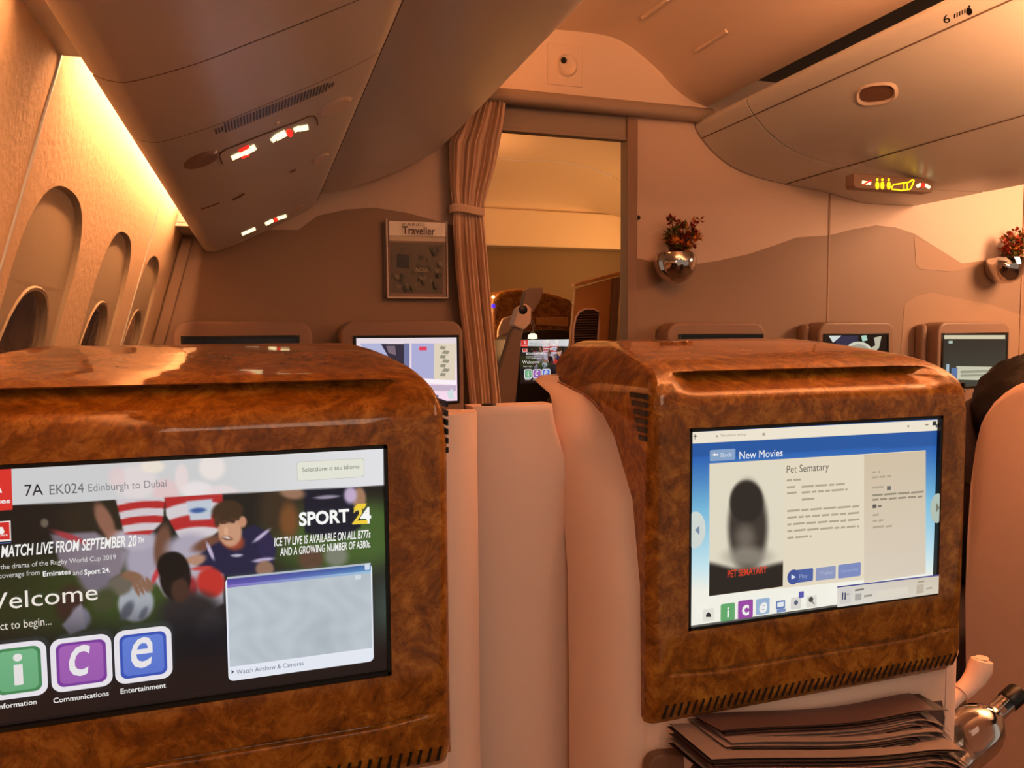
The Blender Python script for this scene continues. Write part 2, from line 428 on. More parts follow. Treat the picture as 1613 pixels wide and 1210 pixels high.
# dune inlays: thin laminate sheets
def inlay(pxs, lift, m, name='dune_inlay', tail=None):
    pts = [tuple(aty(px, py, B-lift)[[0, 2]]) for px, py in pxs]
    mb = MB(); mb.prism((pts+(tail or []))[::-1], B-lift, B-lift+.001); return obj(name, mb, m, bk, smooth=False)
inlay([(470, 362), (500, 340), (545, 330), (590, 327), (640, 335), (700, 351), (716, 356)], .0015, M['bulk_lo'], tail=[(.79, .40), (.79, -1.1), (-.4, -1.1), (-.40, .0), (-.255, .37)])
inlay([(988, 404), (1010, 408), (1050, 418), (1090, 417), (1130, 411), (1180, 400), (1225, 385), (1255, 374), (1305, 371), (1345, 361), (1380, 355), (1410, 358), (1440, 368), (1475, 390), (1515, 415), (1560, 410), (1620, 385)], .0015, M['bulk_lo'], tail=[(4.2, .5), (4.4, -1.1), (X_DR+.01, -1.1)])
inlay([(1440, 372), (1475, 391), (1515, 416), (1560, 411), (1540, 418), (1500, 428), (1450, 424), (1443, 418)], .0028, M['bulk_lo2'])
inlay([(1425, 478), (1445, 466), (1468, 461), (1520, 472), (1560, 480), (1620, 500)], .0028, M['bulk_lo2'], tail=[(4.2, .0), (4.2, -.6), (2.9, -.6)])
mb = MB(); mb.prism([(wallx(z)+d, z) for d, z in ((.005, -.6), (.005, .34), (.04, .34), (.045, -.6))], B-.03, B-.001); obj('corner_strip', mb, M['bulk_lo'], bk, bevel=.004)
mb = MB()
for px in (1305,):
    x = aty(px, 400, B)[0]; mb.box(x-.004, x+.004, B-.004, B, -1.1, .64)
x = aty(1611, 380, B)[0]; mb.box(x-.005, x+.005, B-.006, B, -1.1, .8)
obj('joint_strip', mb, M['bulk_lo2'], bk, smooth=False)
mb = MB(); mb.box(X_DR-.012, X_DR+.035, B-.018, B+.05, -1.18, .885); struct('door_1', mb, M['console'], bevel=.004)
mb = MB(); mb.box(.78, X_DR, B+.0, B+.03, .80, .90); mb.box(.78, X_DR, B-.006, B+.034, .797, .812); struct('trim_4', mb, M['beam'], bevel=.003)
# rounded beam across the aisle
mb = MB(); sec = [(B, .90), (B-.03, .888), (B-.055, .892), (B-.065, .91), (B-.06, .935), (B-.045, .947), (B, .95)]
mb.grid([[(x, a, b) for a, b in sec] for x in (.80, 1.85)]); struct('trim_5', mb, M['beam'], angle=60)
# transverse panel above the beam
mb = MB(); pts = [(x, z) for x, z in CS if x > .6]
mb.prism([(.6, .945)]+[(1.838, .945)][:0]+[(.6, 1.1)]+pts[1:]+[(1.838, .9), (.6, .9)], B-.012, B-.004); struct('wall_2', mb, M['ceil'], smooth=False)
t = thing('ceiling_sensor', 'round recessed sensor with black centre on the orange panel above the doorway', 'sensor', aty(890, 105, B-.012))
p = aty(890, 105, B-.013); mb = MB(); mb.box(p[0]-.075, p[0]+.075, B-.015, B-.010, p[2]-.075, p[2]+.085); obj('cover_plate', mb, M['ceil'], t, bevel=.002)
mb = MB(); mb.lathe([(.001, -.002), (.022, -.001), (.036, .006), (.040, .009), (.044, .005), (.046, 0)], (p[0]+.005, B-.015, p[2]+.005), (0, -1, 0)); obj('recess_ring', mb, M['ceil'], t)
p2 = aty(888, 95, B-.02); mb = MB(); mb.lathe([(.0001, .008), (.009, .008), (.012, .004), (.012, 0)], (p2[0], B-.018, p2[2]), (0, -1, 0)); obj('lens', mb, M['black'], t)
# curtain fixing buttons
for (a, b, lb) in ((1005, 343, 'small brown stud on the bulkhead just right of the door frame'), (1607, 371, 'small brown stud on the bulkhead above the right vase')):
    p = aty(a, b, B); mb = MB(); mb.lathe([(.0001, .006), (.008, .005), (.010, .002), (.010, 0)], (p[0], B-.001, p[2]), (0, -1, 0), 14)
    tag(obj('wall_stud', mb, M['dark']), lb, 'stud')

#@@BINS
# ------------------------------------------------------------------ window-side bins and their service panel
LP0 = [(-.176, .60), (-.178, .34), (-.176, .308), (-.168, .296), (-.150, .291), (-.126, .294), (-.06, .320), (-.008, .346), (.102, .402), (.16, .434), (.196, .458), (.209, .480)]
LP1 = [(.203, .492), (.217, .503), (.32, .528), (.449, .577), (.55, .625), (.644, .683), (.725, .761), (.80, .845), (.861, .916), (.874, .95), (.86, .985), (.80, .995), (.3, 1.0)]
PSU = smooth_prof(LP0[1:], 3); DOORP = smooth_prof(LP1, 4)
YE = B-.085
lb = thing('overhead_bin', 'long beige bin along the window side with lit signs and air vent underneath', 'overhead bin', (.2, 1.0, .45))
mb = MB()
ycuts = [-1.0, .985, 1.27, YE]
for a, b in zip(ycuts[:-1], ycuts[1:]):
    e = .0015
    for y0, y1, dz in ((a+e, b-e, 0),):
        mb.grid([[(x, y, z) for x, z in PSU] for y in (y0, y1)])
    if b < YE: mb.grid([[(x, y, z+.0025) for x, z in PSU] for y in (b-.02, b+.02)], m=1)
# blunt end toward the bulkhead
mb.poly([(x, YE, z) for x, z in PSU]+[(.2, YE, .6), (-.176, YE, .6)])
obj('service_panel', mb, [M['binwhite'], M['seam']], lb, angle=50)
mb = MB(); mb.grid([[(x, y, z) for x, z in DOORP] for y in (-1.0, YE)]); mb.grid([[(x, y, z) for x, z in [(.206, .47), (.2, .49), (.203, .492)]] for y in (-1.0, YE)], m=1)
mb.poly([(x, YE, z) for x, z in DOORP])
obj('bin_door', mb, [M['binwhite'], M['seam']], lb, angle=50)
def decal(mb, pxs, prof, lift, m=0, side=True):
    P = []
    for p in pxs:
        q, n = onprof(*p, prof)
        if q is None: return
        P.append((q, n))
    top = [q+n*lift for q, n in P]; mb.poly(top, m)
    if side:
        bot = [q-n*.0005 for q, n in P]; k = len(P)
        for i in range(k): mb.poly([bot[i], bot[(i+1) % k], top[(i+1) % k], top[i]], m)
def ellpx(cx, cy, a, b, ang, n=28):
    t = math.radians(ang); return [(cx+a*math.cos(s)*math.cos(t)-b*math.sin(s)*math.sin(t), cy+a*math.cos(s)*math.sin(t)+b*math.sin(s)*math.cos(t)) for s in np.linspace(0, 2*math.pi, n, endpoint=False)]
def surf(x, prof):
    for (x0, z0), (x1, z1) in zip(prof[:-1], prof[1:]):
        if x0 <= x <= x1 and x1 > x0: return z0+(z1-z0)*(x-x0)/(x1-x0)
    return None
LOW = [p for p in PSU if p[1] < .485][6:]
# air vent: a row of narrow slots
mb = MB(); ns = 38
for k in range(ns):
    t = k/(ns-1); cx = 340+(524-340)*t; cy = 207+(133-207)*t; h = 7.5 if 2 < k < 36 else 4
    d = np.array([408-cx, 530-cy]); d /= np.linalg.norm(d)
    u = np.array([1.25, -.45])
    decal(mb, [tuple(np.array([cx, cy])+d*a+u*b) for a, b in ((-h, -1), (-h, 1), (h, 1), (h, -1))], PSU, .0006, side=False)
obj('air_vent', mb, M['black'], lb, smooth=False)
def sign(name, shapes, prof, parent, lift=.0015):
    mb = MB()
    for m, pts in shapes: decal(mb, pts, prof, lift+.0003*m, m)
    return obj(name, mb, [M['signw'], M['signr'], M['signy']], parent, smooth=False)
def bar(x0, y0, x1, y1, w):
    d = np.array([x1-x0, y1-y0], float); d /= np.linalg.norm(d); n = np.array([-d[1], d[0]])*w/2; a = np.array([x0, y0]); b = np.array([x1, y1])
    return [tuple(a+n), tuple(a-n), tuple(b-n), tuple(b+n)]
sign('no_smoking_sign', [(0, bar(365, 249, 385, 240, 6)), (0, bar(384, 241, 402, 231, 8)), (1, bar(376, 238, 392, 230, 4)), (1, bar(380, 248, 392, 243, 3))], PSU, lb)
sign('seat_belt_sign', [(0, bar(428, 222, 436, 214, 6)), (0, bar(434, 217, 450, 209, 9)), (1, ellpx(456, 209, 5, 6, -20, 12)), (0, bar(463, 205, 472, 201, 6)), (0, bar(470, 203, 485, 200, 7))], PSU, lb)
sign('row_sign', [(0, bar(381, 369, 402, 360, 4))], PSU, lb)
sign('row_seat_belt_sign', [(0, bar(418, 353, 430, 347, 4.5)), (1, ellpx(434, 346, 3.5, 3, -20, 10)), (0, bar(437, 344, 451, 340, 4.5))], PSU, lb)
# sign housing outline
mb = MB()
def frame_path(pts, r=.0016):
    P = [];
    for p in pts:
        q, n = onprof(*p, PSU)
        if q is not None: P.append(q+n*.0006)
    if len(P) > 1: mb.tube(P, r, 6)
frame_path([(350, 257), (345, 246), (347, 240), (356, 234), (380, 225), (410, 213), (440, 201), (465, 192), (485, 183), (494, 182), (499, 188), (500, 196)])
obj('sign_housing_edge', mb, M['seam'], lb)
for (cx, cy, a, b, an, mt) in ((318, 252, 31, 11, -20, 'console'), (527, 168, 31, 10, -27, 'binlight'), (505, 249, 15, 4.5, -27, 'binlight'), (466, 331, 17, 3.5, -31, 'binlight')):  # darker left and paler right pads: how the dishes catch light, put into colour
    mb = MB()
    ring = ellpx(cx, cy, a, b, an, 28); ring2 = ellpx(cx, cy, a*.8, b*.7, an, 28)
    P1 = [onprof(*p, PSU) for p in ring]; P2 = [onprof(*p, PSU) for p in ring2]
    if any(p[0] is None for p in P1+P2): continue
    mb.grid([[q+n*.0002 for q, n in P1], [q+n*.003 for q, n in P2]], closed=True); mb.poly([q+n*.003 for q, n in P2])
    obj('reading_light_pad', mb, M[mt], lb)
for (cx, cy, r) in ((338, 239, 4), (436, 193, 4), (377, 309, 5), (461, 269, 6)):
    q, n = onprof(cx, cy, PSU); mb = MB(); k = r*q[1]/1200
    mb.lathe([(.0001, .003), (k*.6, .0035), (k, .001), (k*1.05, -.001)], q, n, 16); obj('call_button', mb, M['binlight' if r == 4 else 'latch'], lb)
mb = MB(); q = [onprof(*p, PSU) for p in ((317, 329), (345, 319))]; mb.tube([a+n*.001 for a, n in q], .002, 6)
obj('panel_latch', mb, M['latch'], lb)
mb = MB(); q = [onprof(*p, PSU) for p in ((366, 314), (384, 304))]; mb.tube([a+n*.001 for a, n in q], .003, 6); obj('panel_latch', mb, M['latch'], lb)

# ------------------------------------------------------------------ centre bins across the aisle
RP = [(1.95, .93), (1.815, .905), (1.793, .893), (1.789, .872), (1.815, .835), (1.871, .782), (1.93, .742), (1.993, .712), (2.08, .688), (2.181, .670), (2.31, .655), (2.44, .640), (2.56, .620), (2.68, .600), (2.80, .596), (3.0, .60)]
RPS = smooth_prof(RP, 3)
ys1 = 2.53
cuts = [(ys1, B-.006), (1.36, ys1), (.20, 1.36), (-1.0, .20)]
names = ['short closing section of the centre bins touching the bulkhead', 'closed centre bin with recessed oval handle and 6 printed on its lip', 'next centre bin toward the camera at the top right corner', 'centre bin behind and above the photographer on the right']
bins = []
for k, (a, b) in enumerate(cuts[:3]):
    t = thing('overhead_bin', names[k], 'overhead bin', (2.3, (a+b)/2, .7), 'centre overhead bins'); bins.append(t)
    e = .004; body = [p for p in RPS]
    mb = MB(); mb.grid([[(x, y, z) for x, z in body] for y in (a+e, b-e)])
    full = body+[(3.0, .93)]
    for y in (a+e, b-e): mb.poly([(x, y, z) for x, z in full])
    mb.grid([[(x, y, z) for x, z in [(3.0, .60), (3.0, .93), (1.95, .93)]] for y in (a+e, b-e)])
    obj('bin_body', mb, M['binwhite'], t, angle=50)
    # long seam below the top lip
    lp, _ = onprof(1188, 181, RPS); x, z = lp[0], lp[2]
    mb = MB(); mb.tube([(x-.0005, a+e, z), (x-.0005, b-e, z)], .0022, 6); obj('lip_seam', mb, M['seam'], t)
    mb = MB(); mb.tube([(2.25, a+e, .6605), (2.25, b-e, .6605)], .0022, 6)
    obj('lower_seam', mb, M['seam'], t)
# handle
t = bins[1]; mb = MB()
R1 = [onprof(*p, RPS) for p in ellpx(1381, 147, 35, 16, 0, 28)]
def sq(cx, cy, a, b, n=32, e=2.8, sh=0):
    o = []
    for s in np.linspace(0, 2*math.pi, n, endpoint=False):
        c, q = math.cos(s), math.sin(s); rr = (abs(c)**e+abs(q)**e)**(-1/e); o.append((cx+a*rr*c+sh*q*rr*b, cy+b*rr*q-.12*a*rr*c))
    return o
A = [onprof(*p, RPS) for p in sq(1381, 148, 34, 18)]; A2 = [onprof(*p, RPS) for p in sq(1381, 148, 30, 15)]; A3 = [onprof(*p, RPS) for p in sq(1381, 147, 27, 12.5)]
mb.grid([[q+n*.0003 for q, n in A], [q+n*.006 for q, n in A2], [q+n*.001 for q, n in A3]], closed=True); obj('handle_rim', mb, M['binlight'], t)
mb = MB(); mb.poly([q+n*.0012 for q, n in A3]); obj('handle', mb, M['latch'], t, smooth=False)
# row placard: number and seat pictograms printed on the lip
def ptext(st, a, b, cap_px, prof, mb, m=0, up=None):
    V, Fc = text_mesh(st); mn, mx = V[:, 0].min(), V[:, 0].max()
    a = np.array(a, float); b = np.array(b, float); d = (b-a); L = np.linalg.norm(d); d /= L; u = np.array([d[1], -d[0]]) if up is None else np.array(up, float)
    ids = []
    for q in V:
        p = a+d*L*(q[0]-mn)/(mx-mn)+u*q[1]/.7*cap_px
        s, n = onprof(p[0], p[1], prof); ids.append(mb.vert(s+n*.0008))
    for f in Fc: mb.face([ids[i] for i in f], m)
mb = MB(); ptext('6', (1488, 37), (1498, 34), 13, RPS, mb)
for k in range(6):
    x = 1503+k*4; y = 29-k*1.9; decal(mb, [(x, y), (x+2, y-1), (x+2, y-8), (x, y-7)], RPS, .0007, side=False)
decal(mb, ellpx(1527, 18, 5, 6, 0, 12), RPS, .0007, side=False); decal(mb, ellpx(1527, 10, 2, 2, 0, 8), RPS, .0007, side=False)
obj('row_placard', mb, M['black'], t, smooth=False)
# centre sign unit hanging under the bins
pa = atz(1347, 275, .60)
YS = 2.45
q = lambda px, py: aty(px, py, YS)
t = thing('seat_sign_unit', 'small hanging unit with lit yellow toilet and seat pictograms under the centre bins', 'sign', q(1405, 290))
mb = MB(); (x0, _, z1), (x1, _, z0) = q(1346, 273), q(1470, 304)
mb.prism([(x0, z1), (x0, z0+.012), (x0+.01, z0), (x1-.01, z0), (x1, z0+.012), (x1, z1)], YS, YS+.05); obj('housing', mb, M['console'], t, bevel=.003)
def flat_sign(name, shapes, mats, par, y):
    mb = MB()
    for m, pts in shapes: mb.poly([aty(px, py, y-.001-.0004*m) for px, py in pts], m)
    return obj(name, mb, mats, par, smooth=False)
wc = []
for x in (1382, 1390, 1400): wc += [(2, ellpx(x, 292, 3.2, 6.5, 0, 12)), (2, ellpx(x, 283, 2, 2.2, 0, 8))]
flat_sign('toilet_sign', wc, [M['signw'], M['signr'], M['signy']], t, YS)
loop = lambda pts, w: [(2, bar(*a, *b, w)) for a, b in zip(pts, pts[1:])]
flat_sign('seat_outline_sign', loop([(1404, 297), (1407, 291), (1425, 288), (1432, 287), (1437, 283), (1440, 284), (1437, 292), (1434, 298), (1420, 300), (1404, 298)], 2.2)+[(2, bar(1424, 289, 1424, 299, 1.5)), (2, bar(1429, 289, 1429, 298, 1.5))], [M['signw'], M['signr'], M['signy']], t, YS)
flat_sign('no_smoking_sign', [(0, bar(1358, 287, 1372, 289, 5)), (1, bar(1359, 291, 1373, 284, 2.5))], [M['signw'], M['signr'], M['signy']], t, YS)
flat_sign('seat_belt_sign', [(0, bar(1444, 294, 1451, 290, 5)), (1, ellpx(1454, 292, 3.5, 4, 0, 10)), (0, bar(1457, 291, 1465, 296, 5))], [M['signw'], M['signr'], M['signy']], t, YS)

#@@SEATS
# ------------------------------------------------------------------ business seats
def fsm(z):
    return float(np.interp(z, [-.47, -.455, -.44, -.11, -.085, -.07, -.058, -.047, -.040, -.034, -.028, -.018, -.012, -.010], [.018, .006, 0, 0, .003, .009, .019, .036, .055, .080, .120, .195, .250, .290]))
def yback(z): return float(np.interp(z, [-.46, -.30, -.20, -.13, -.10, -.085, -.07, -.05, -.01], [.026, .03, .05, .10, .14, .18, .30, .34, .36]))
SW, SH0, SH1 = .188, -.349, -.114
def make_seat(cx, w, label, inner, dy=D):
    t = thing('airline_seat', label, 'seat', (cx, dy+.3, -1.18))
    # ---- lacquered fascia with hood
    xs = sorted(set(np.round(np.concatenate([np.linspace(-w, w, 41), np.linspace(w-.085, w, 16), -np.linspace(w-.085, w, 16), [-SW-.003, -SW-.0028, SW+.0028, SW+.003]]), 5)))
    zr = sorted(set(np.round(np.concatenate([np.linspace(-.465, SH0-.006, 20), np.linspace(-.416, -.392, 22), [SH0-.0033, SH0-.003], np.linspace(SH0-.002, SH1+.002, 10), [SH1+.003, SH1+.0033], [-.110], np.linspace(-.107, -.07, 10), np.linspace(-.07, -.03, 42), np.linspace(-.03, -.010, 20)]), 5)))
    def ztop(x):
        a = (abs(x)-(w-.085))/.085
        return -.010 if a <= 0 else -.010-.095*(1-math.sqrt(max(0, 1-min(a, 1)**2)))
    def surfp(x, z, zt):
        y = fsm(z)
        g = float(sstep(w-.035, w-.075, abs(x)))
        y += g*.024*float(sstep(-.075, -.058, z)*sstep(-.0455, -.0500, z))
        # faint crease under the screen
        cz = -.405+.004*float(sstep(w-.09, w-.03, abs(x)))
        y += .0045*math.exp(-((z-cz)/.0017)**2)*float(sstep(w-.02, w-.045, abs(x)))
        # rounded outer edge
        ex = w-abs(x); r = .016
        if ex < r: y += r-math.sqrt(max(0, r*r-(r-ex)**2))
        ez = zt-z
        if ez < .010 and zt < -.012: y += .010-math.sqrt(max(0, .01**2-(.01-ez)**2))
        # shallow raised field and screen recess
        if abs(x) < SW+.0029 and SH0-.0031 < z < SH1+.0031: y += .008
        return y
    P = []
    for x in xs:
        zt = ztop(x); col = []
        for z in zr:
            zz = z if z <= -.110 else -.110+(z+.110)*(zt+.110)/(-.010+.110)
            col.append((cx+x, dy+surfp(x, zz, zt), zz))
        P.append(col)
    mb = MB(); mb.grid(P)
    # outline walls running back
    out = [P[0][j] for j in range(len(zr))]+[P[i][-1] for i in range(1, len(xs))]+[P[-1][j] for j in range(len(zr)-2, -1, -1)]
    mb.grid([out, [(x, max(y+.002, dy+yback(z)), z) for x, y, z in out]])
    mb.grid([[P[i][0] for i in range(len(xs))], [(P[i][0][0], dy+.035, P[i][0][2]+.002) for i in range(len(xs))]])
    fas = obj('wood_fascia', mb, M['wood'], t, angle=48)
    # lower vent slots
    mb = MB(); ns = 46
    for k in range(ns):
        x = cx-w+.018+(2*w-.036)*k/(ns-1)
        y0 = dy-.0012; zz = -.447
        mb.poly([(x-.0008, y0+.0012+fsm(-.452)-.0008, -.455), (x+.0026, y0+.0012+fsm(-.452)-.0008, -.455), (x+.0054, y0+.0004, -.437), (x+.0020, y0+.0004, -.437)])
    obj('vent_slots', mb, M['dark'], fas, smooth=False)
    # side louvres near the top corner
    for s in (-1, 1):
        for k in range(6):
            z = -.076-.0098*k; y = .013; ln = .040-.0045*k
            mb = MB(); xo = cx+s*(w+.0006)
            mb.prism([(xo-.0012, z), (xo+.0012, z), (xo+.0012, z+.006), (xo-.0012, z+.006)], dy+y, dy+y+ln); obj('side_louvre', mb, M['black'], fas, smooth=False)
    # copper bead put in for the thin bright highlight along the wood edge
    for s in (-1, 1):
        mb = MB(); mb.tube([(cx+s*(w+.0012), dy+yback(z)+.001, z) for z in np.concatenate([np.linspace(-.46, -.2, 12), np.linspace(-.19, -.072, 18)])], .0018, 6)
        obj('edge_trim', mb, M['trim'], t)
    # beige shell flaring out behind the wood
    for s in (-1, 1):
        Pg = []
        for z in np.concatenate([np.linspace(-1.18, -.5, 8), np.linspace(-.46, -.16, 16), np.linspace(-.15, -.064, 14)]):
            if s == 1 and inner == 1: z = min(z, -.088); fl = .058; yb = .045; dp = .05
            else: fl = .062*min(1, max(0, (-.062-z)/.05))**.6; yb = yback(min(z, -.07)); dp = .05+.035*float(sstep(-.09, -.2, z))
            row = []
            for q in np.linspace(0, 1, 12):
                a = q*math.pi/2; row.append((cx+s*(w-.004+fl*math.sin(a)), dy+yb-.002+dp*(1-math.cos(a)), z))
            row.append((cx+s*(w-.012+fl*.8), dy+yb+dp+.006, z)); row.append((cx+s*(w-.06), dy+yb+dp+.008, z))
            Pg.append(row)
        mb = MB(); mb.grid(Pg); last = Pg[-1]
        mb.grid([last, [(cx+s*(w-.06), p[1], p[2]+.004) for p in last]])
        obj('side_shell', mb, M['shell'], t, angle=60)
    # lower front below the fascia, back cushion and seat pan on the far side
    mb = MB(); mb.grid([[(cx-w-.0, dy+.028, z), (cx-w+.01, dy+.020, z), (cx+w-.01, dy+.020, z), (cx+w, dy+.028, z)] for z in (-1.18, -.62, -.50, -.462)])
    obj('lower_shell', mb, M['shell'], t)
    mb = MB(); mb.box(cx-w+.03, cx+w-.03, dy+.30, dy+.46, -.72, -.10); obj('back_cushion', mb, M['cloth'], t, bevel=.03)
    mb = MB(); mb.box(cx-w+.03, cx+w-.03, dy+.44, dy+.98, -.86, -.72); obj('seat_cushion', mb, M['cloth'], t, bevel=.03)
    return t
S1 = make_seat(-.070, .256, 'left burl wood seat back whose wide screen shows a rugby welcome page', 1)
S2 = make_seat(.663, .240, 'right burl wood seat back whose screen shows a film description page', -1)

def disp_frame(cx, t):
    mb = MB(); r = .0035; x0, x1, z0, z1 = cx-SW-.0026, cx+SW+.0026, SH0-.0026, SH1+.0026
    for a, b, c, d in ((x0, x0+r, z0, z1), (x1-r, x1, z0, z1), (x0, x1, z0, z0+r), (x0, x1, z1-r, z1)): mb.box(a, b, D+.0005, D+.0075, c, d)
    return obj('screen_bezel', mb, M['black'], t, smooth=False)

# ---- painted picture for the welcome page
def rugby(u, v):
    img = np.zeros(u.shape+(3,)); img[:] = (34, 30, 26)
    rs = np.random.RandomState(3)
    def bl(mask, col):
        m = np.clip(mask, 0, 1)[..., None]; img[:] = img*(1-m)+np.array(col, float)*m
    def E(cx, cy, a, b, ang, col, soft=.25, al=1):
        t = math.radians(ang); x = (u-cx)*math.cos(t)+(v-cy)*math.sin(t); y = -(u-cx)*math.sin(t)+(v-cy)*math.cos(t)
        r = np.sqrt((x/a)**2+(y/b)**2); bl(al*(1-sstep(1-soft, 1+soft*.3, r)), col)
    def PL(pts, col, soft=4., al=1):
        # soft convex polygon
        m = np.ones(u.shape)*1e9; n = len(pts); area = sum(pts[i][0]*pts[(i+1) % n][1]-pts[(i+1) % n][0]*pts[i][1] for i in range(n))
        s = 1 if area > 0 else -1
        for i in range(n):
            (x0, y0), (x1, y1) = pts[i], pts[(i+1) % n]; L = math.hypot(x1-x0, y1-y0)
            m = np.minimum(m, s*((x1-x0)*(v-y0)-(y1-y0)*(u-x0))/L)
        bl(al*sstep(-soft/2, soft/2, m), col)
    def stripes(pts, c1, c2, per, ang, soft=3., curve=0, ph=0):
        m = np.ones(u.shape)*1e9; n = len(pts); area = sum(pts[i][0]*pts[(i+1) % n][1]-pts[(i+1) % n][0]*pts[i][1] for i in range(n)); s = 1 if area > 0 else -1
        for i in range(n):
            (x0, y0), (x1, y1) = pts[i], pts[(i+1) % n]; L = math.hypot(x1-x0, y1-y0)
            m = np.minimum(m, s*((x1-x0)*(v-y0)-(y1-y0)*(u-x0))/L)
        mm = sstep(-soft/2, soft/2, m)[..., None]; cxm = np.mean([p[0] for p in pts])
        t = math.radians(ang); q = (-(u-cxm)*math.sin(t)+v*math.cos(t)-curve*((u-cxm)/40)**2+ph)/per*2*math.pi
        k = sstep(-.3, .3, np.sin(q))[..., None]; c = np.array(c1)*(1-k)+np.array(c2)*k
        img[:] = img*(1-mm)+c*mm
    # turf and blurred background
    E(80, 950, 260, 90, 0, (52, 62, 28), .6); E(520, 850, 120, 70, 0, (66, 88, 38), .6); E(590, 840, 60, 60, 0, (70, 96, 44), .6); E(230, 960, 90, 60, 0, (58, 74, 32), .5)
    E(150, 820, 70, 40, 0, (46, 38, 28), .5); E(440, 800, 40, 60, 0, (60, 46, 32), .6); E(455, 820, 18, 34, 0, (118, 74, 40), .6)
    E(70, 824, 7, 8, 0, (120, 108, 92), .4)
    # standing player far right, dark shorts
    PL([(478, 770), (575, 765), (568, 830), (540, 850), (480, 840)], (26, 26, 40), 6); E(460, 776, 24, 12, 10, (150, 112, 88), .5); E(566, 786, 12, 22, 0, (160, 120, 92), .4)
    E(552, 780, 12, 16, 0, (190, 170, 200), .5); E(515, 783, 24, 3, -4, (150, 140, 160), .5); E(490, 880, 24, 22, 0, (92, 66, 50), .5); E(530, 876, 22, 20, 0, (120, 124, 108), .5)
    # player crouching at left, white shirt with pink band
    PL([(80, 842), (150, 838), (200, 870), (190, 905), (150, 925), (95, 890)], (128, 116, 126), 8); E(110, 846, 34, 6, 20, (170, 60, 66), .6); E(150, 915, 34, 26, 40, (112, 104, 116), .5)
    E(110, 950, 26, 34, 20, (60, 40, 32), .5); E(128, 972, 20, 16, 60, (120, 116, 132), .4); PL([(98, 985), (128, 950), (136, 990), (110, 1000)], (138, 132, 144), 5)
    # middle player: hooped shirt, arm, shorts
    E(165, 820, 14, 34, -25, (140, 96, 78), .4); E(185, 846, 22, 12, 15, (146, 100, 82), .4); E(230, 882, 40, 46, 0, (164, 156, 172), .4); E(212, 850, 40, 20, 0, (176, 168, 182), .4)
    stripes([(178, 770), (262, 768), (256, 822), (236, 842), (196, 842)], (176, 44, 44), (206, 196, 200), 23, -4, curve=4, ph=6)
    E(256, 860, 15, 40, 8, (110, 74, 58), .4)
    # right-hand hooped shirt with sponsor block
    stripes([(258, 770), (350, 760), (352, 830), (318, 858), (284, 850), (262, 812)], (176, 44, 44), (208, 200, 204), 40, -6, curve=6, ph=14)
    PL([(294, 790), (334, 786), (332, 818), (300, 820)], (188, 196, 208), 4); E(312, 804, 15, 5, -4, (60, 90, 150), .5)
    E(296, 862, 40, 26, -10, (170, 162, 178), .5); E(330, 856, 34, 12, -20, (112, 72, 56), .5)
    # tackler in navy shirt
    PL([(300, 885), (336, 858), (400, 826), (426, 840), (432, 900), (360, 908), (310, 900)], (36, 34, 62), 6)
    E(420, 862, 16, 26, -10, (44, 38, 72), .3); E(412, 844, 20, 3, -38, (190, 176, 206), .5); E(415, 882, 20, 3.6, -8, (180, 168, 200), .5); E(331, 868, 3.6, 18, -22, (186, 172, 200), .5)
    E(417, 896, 16, 14, 0, (142, 108, 88), .3); E(306, 884, 22, 10, -20, (176, 132, 108), .4)
    E(366, 852, 22, 16, 20, (150, 66, 44), .4); E(373, 875, 11, 2.5, -4, (186, 180, 200), .5)
    E(362, 836, 20, 27, -6, (196, 146, 116), .18); E(382, 822, 7, 10, 0, (190, 136, 106), .3)
    E(358, 806, 27, 19, -10, (66, 46, 30), .2); E(343, 820, 6, 12, 10, (72, 50, 34), .4); E(352, 824, 5, 2.4, -8, (70, 44, 34), .4); E(367, 822, 5, 2.4, -8, (70, 44, 34), .4)
    E(352, 822, 9, 2, -18, (84, 54, 38), .4); E(370, 818, 9, 2, 10, (84, 54, 38), .4)
    E(356, 837, 4, 8, 6, (214, 164, 132), .4); E(358, 848, 10, 3.6, 8, (110, 60, 52), .4); E(357, 847, 7, 1.6, 8, (214, 196, 184), .4)
    # ball carrier: dark head, red sleeve
    PL([(236, 900), (300, 888), (352, 905), (352, 950), (330, 966), (260, 940)], (176, 166, 176), 6)
    E(332, 918, 24, 26, -20, (186, 50, 42), .25); E(300, 925, 14, 20, 0, (150, 44, 48), .5); E(246, 905, 5, 20, 25, (190, 60, 66), .5); E(318, 895, 20, 4, -6, (190, 64, 60), .5)
    E(300, 965, 58, 40, 0, (48, 42, 42), .45); E(330, 990, 26, 34, 20, (70, 62, 60), .5)
    # ball and hand
    E(214, 950, 30, 32, 20, (160, 164, 172), .2); E(200, 962, 10, 20, 30, (90, 92, 104), .5); E(226, 966, 6, 14, 30, (104, 106, 118), .5)
    E(190, 922, 22, 18, -20, (104, 96, 84), .35); E(164, 946, 26, 20, -50, (66, 70, 44), .5)
    for k in range(4): E(214+k*7, 926-k*2, 4, 17-k, -24, (136, 98, 76), .4)
    E(208, 908, 20, 9, 10, (132, 96, 74), .4)
    E(276, 908, 26, 40, -2, (30, 23, 20), .12); E(284, 930, 16, 22, 0, (70, 46, 36), .35); E(270, 892, 24, 24, 0, (26, 20, 18), .15)
    # the picture fades to night blue at its foot
    k = sstep(930, 1030, v+.12*(u-300))[..., None]; img[:] = img*(1-k)+np.array((14, 15, 24))*k
    k = sstep(140, 10, u)[..., None]*.35; img[:] = img*(1-k)+np.array((30, 22, 20))*k
    k = (sstep(560, 610, u)*sstep(850, 960, v))[..., None]; img[:] = img*(1-k)+np.array((58, 70, 62))*k
    k = sstep(1000, 1080, v+.12*u-30)[..., None]; img[:] = img*(1-k)+np.array((34, 22, 20))*k
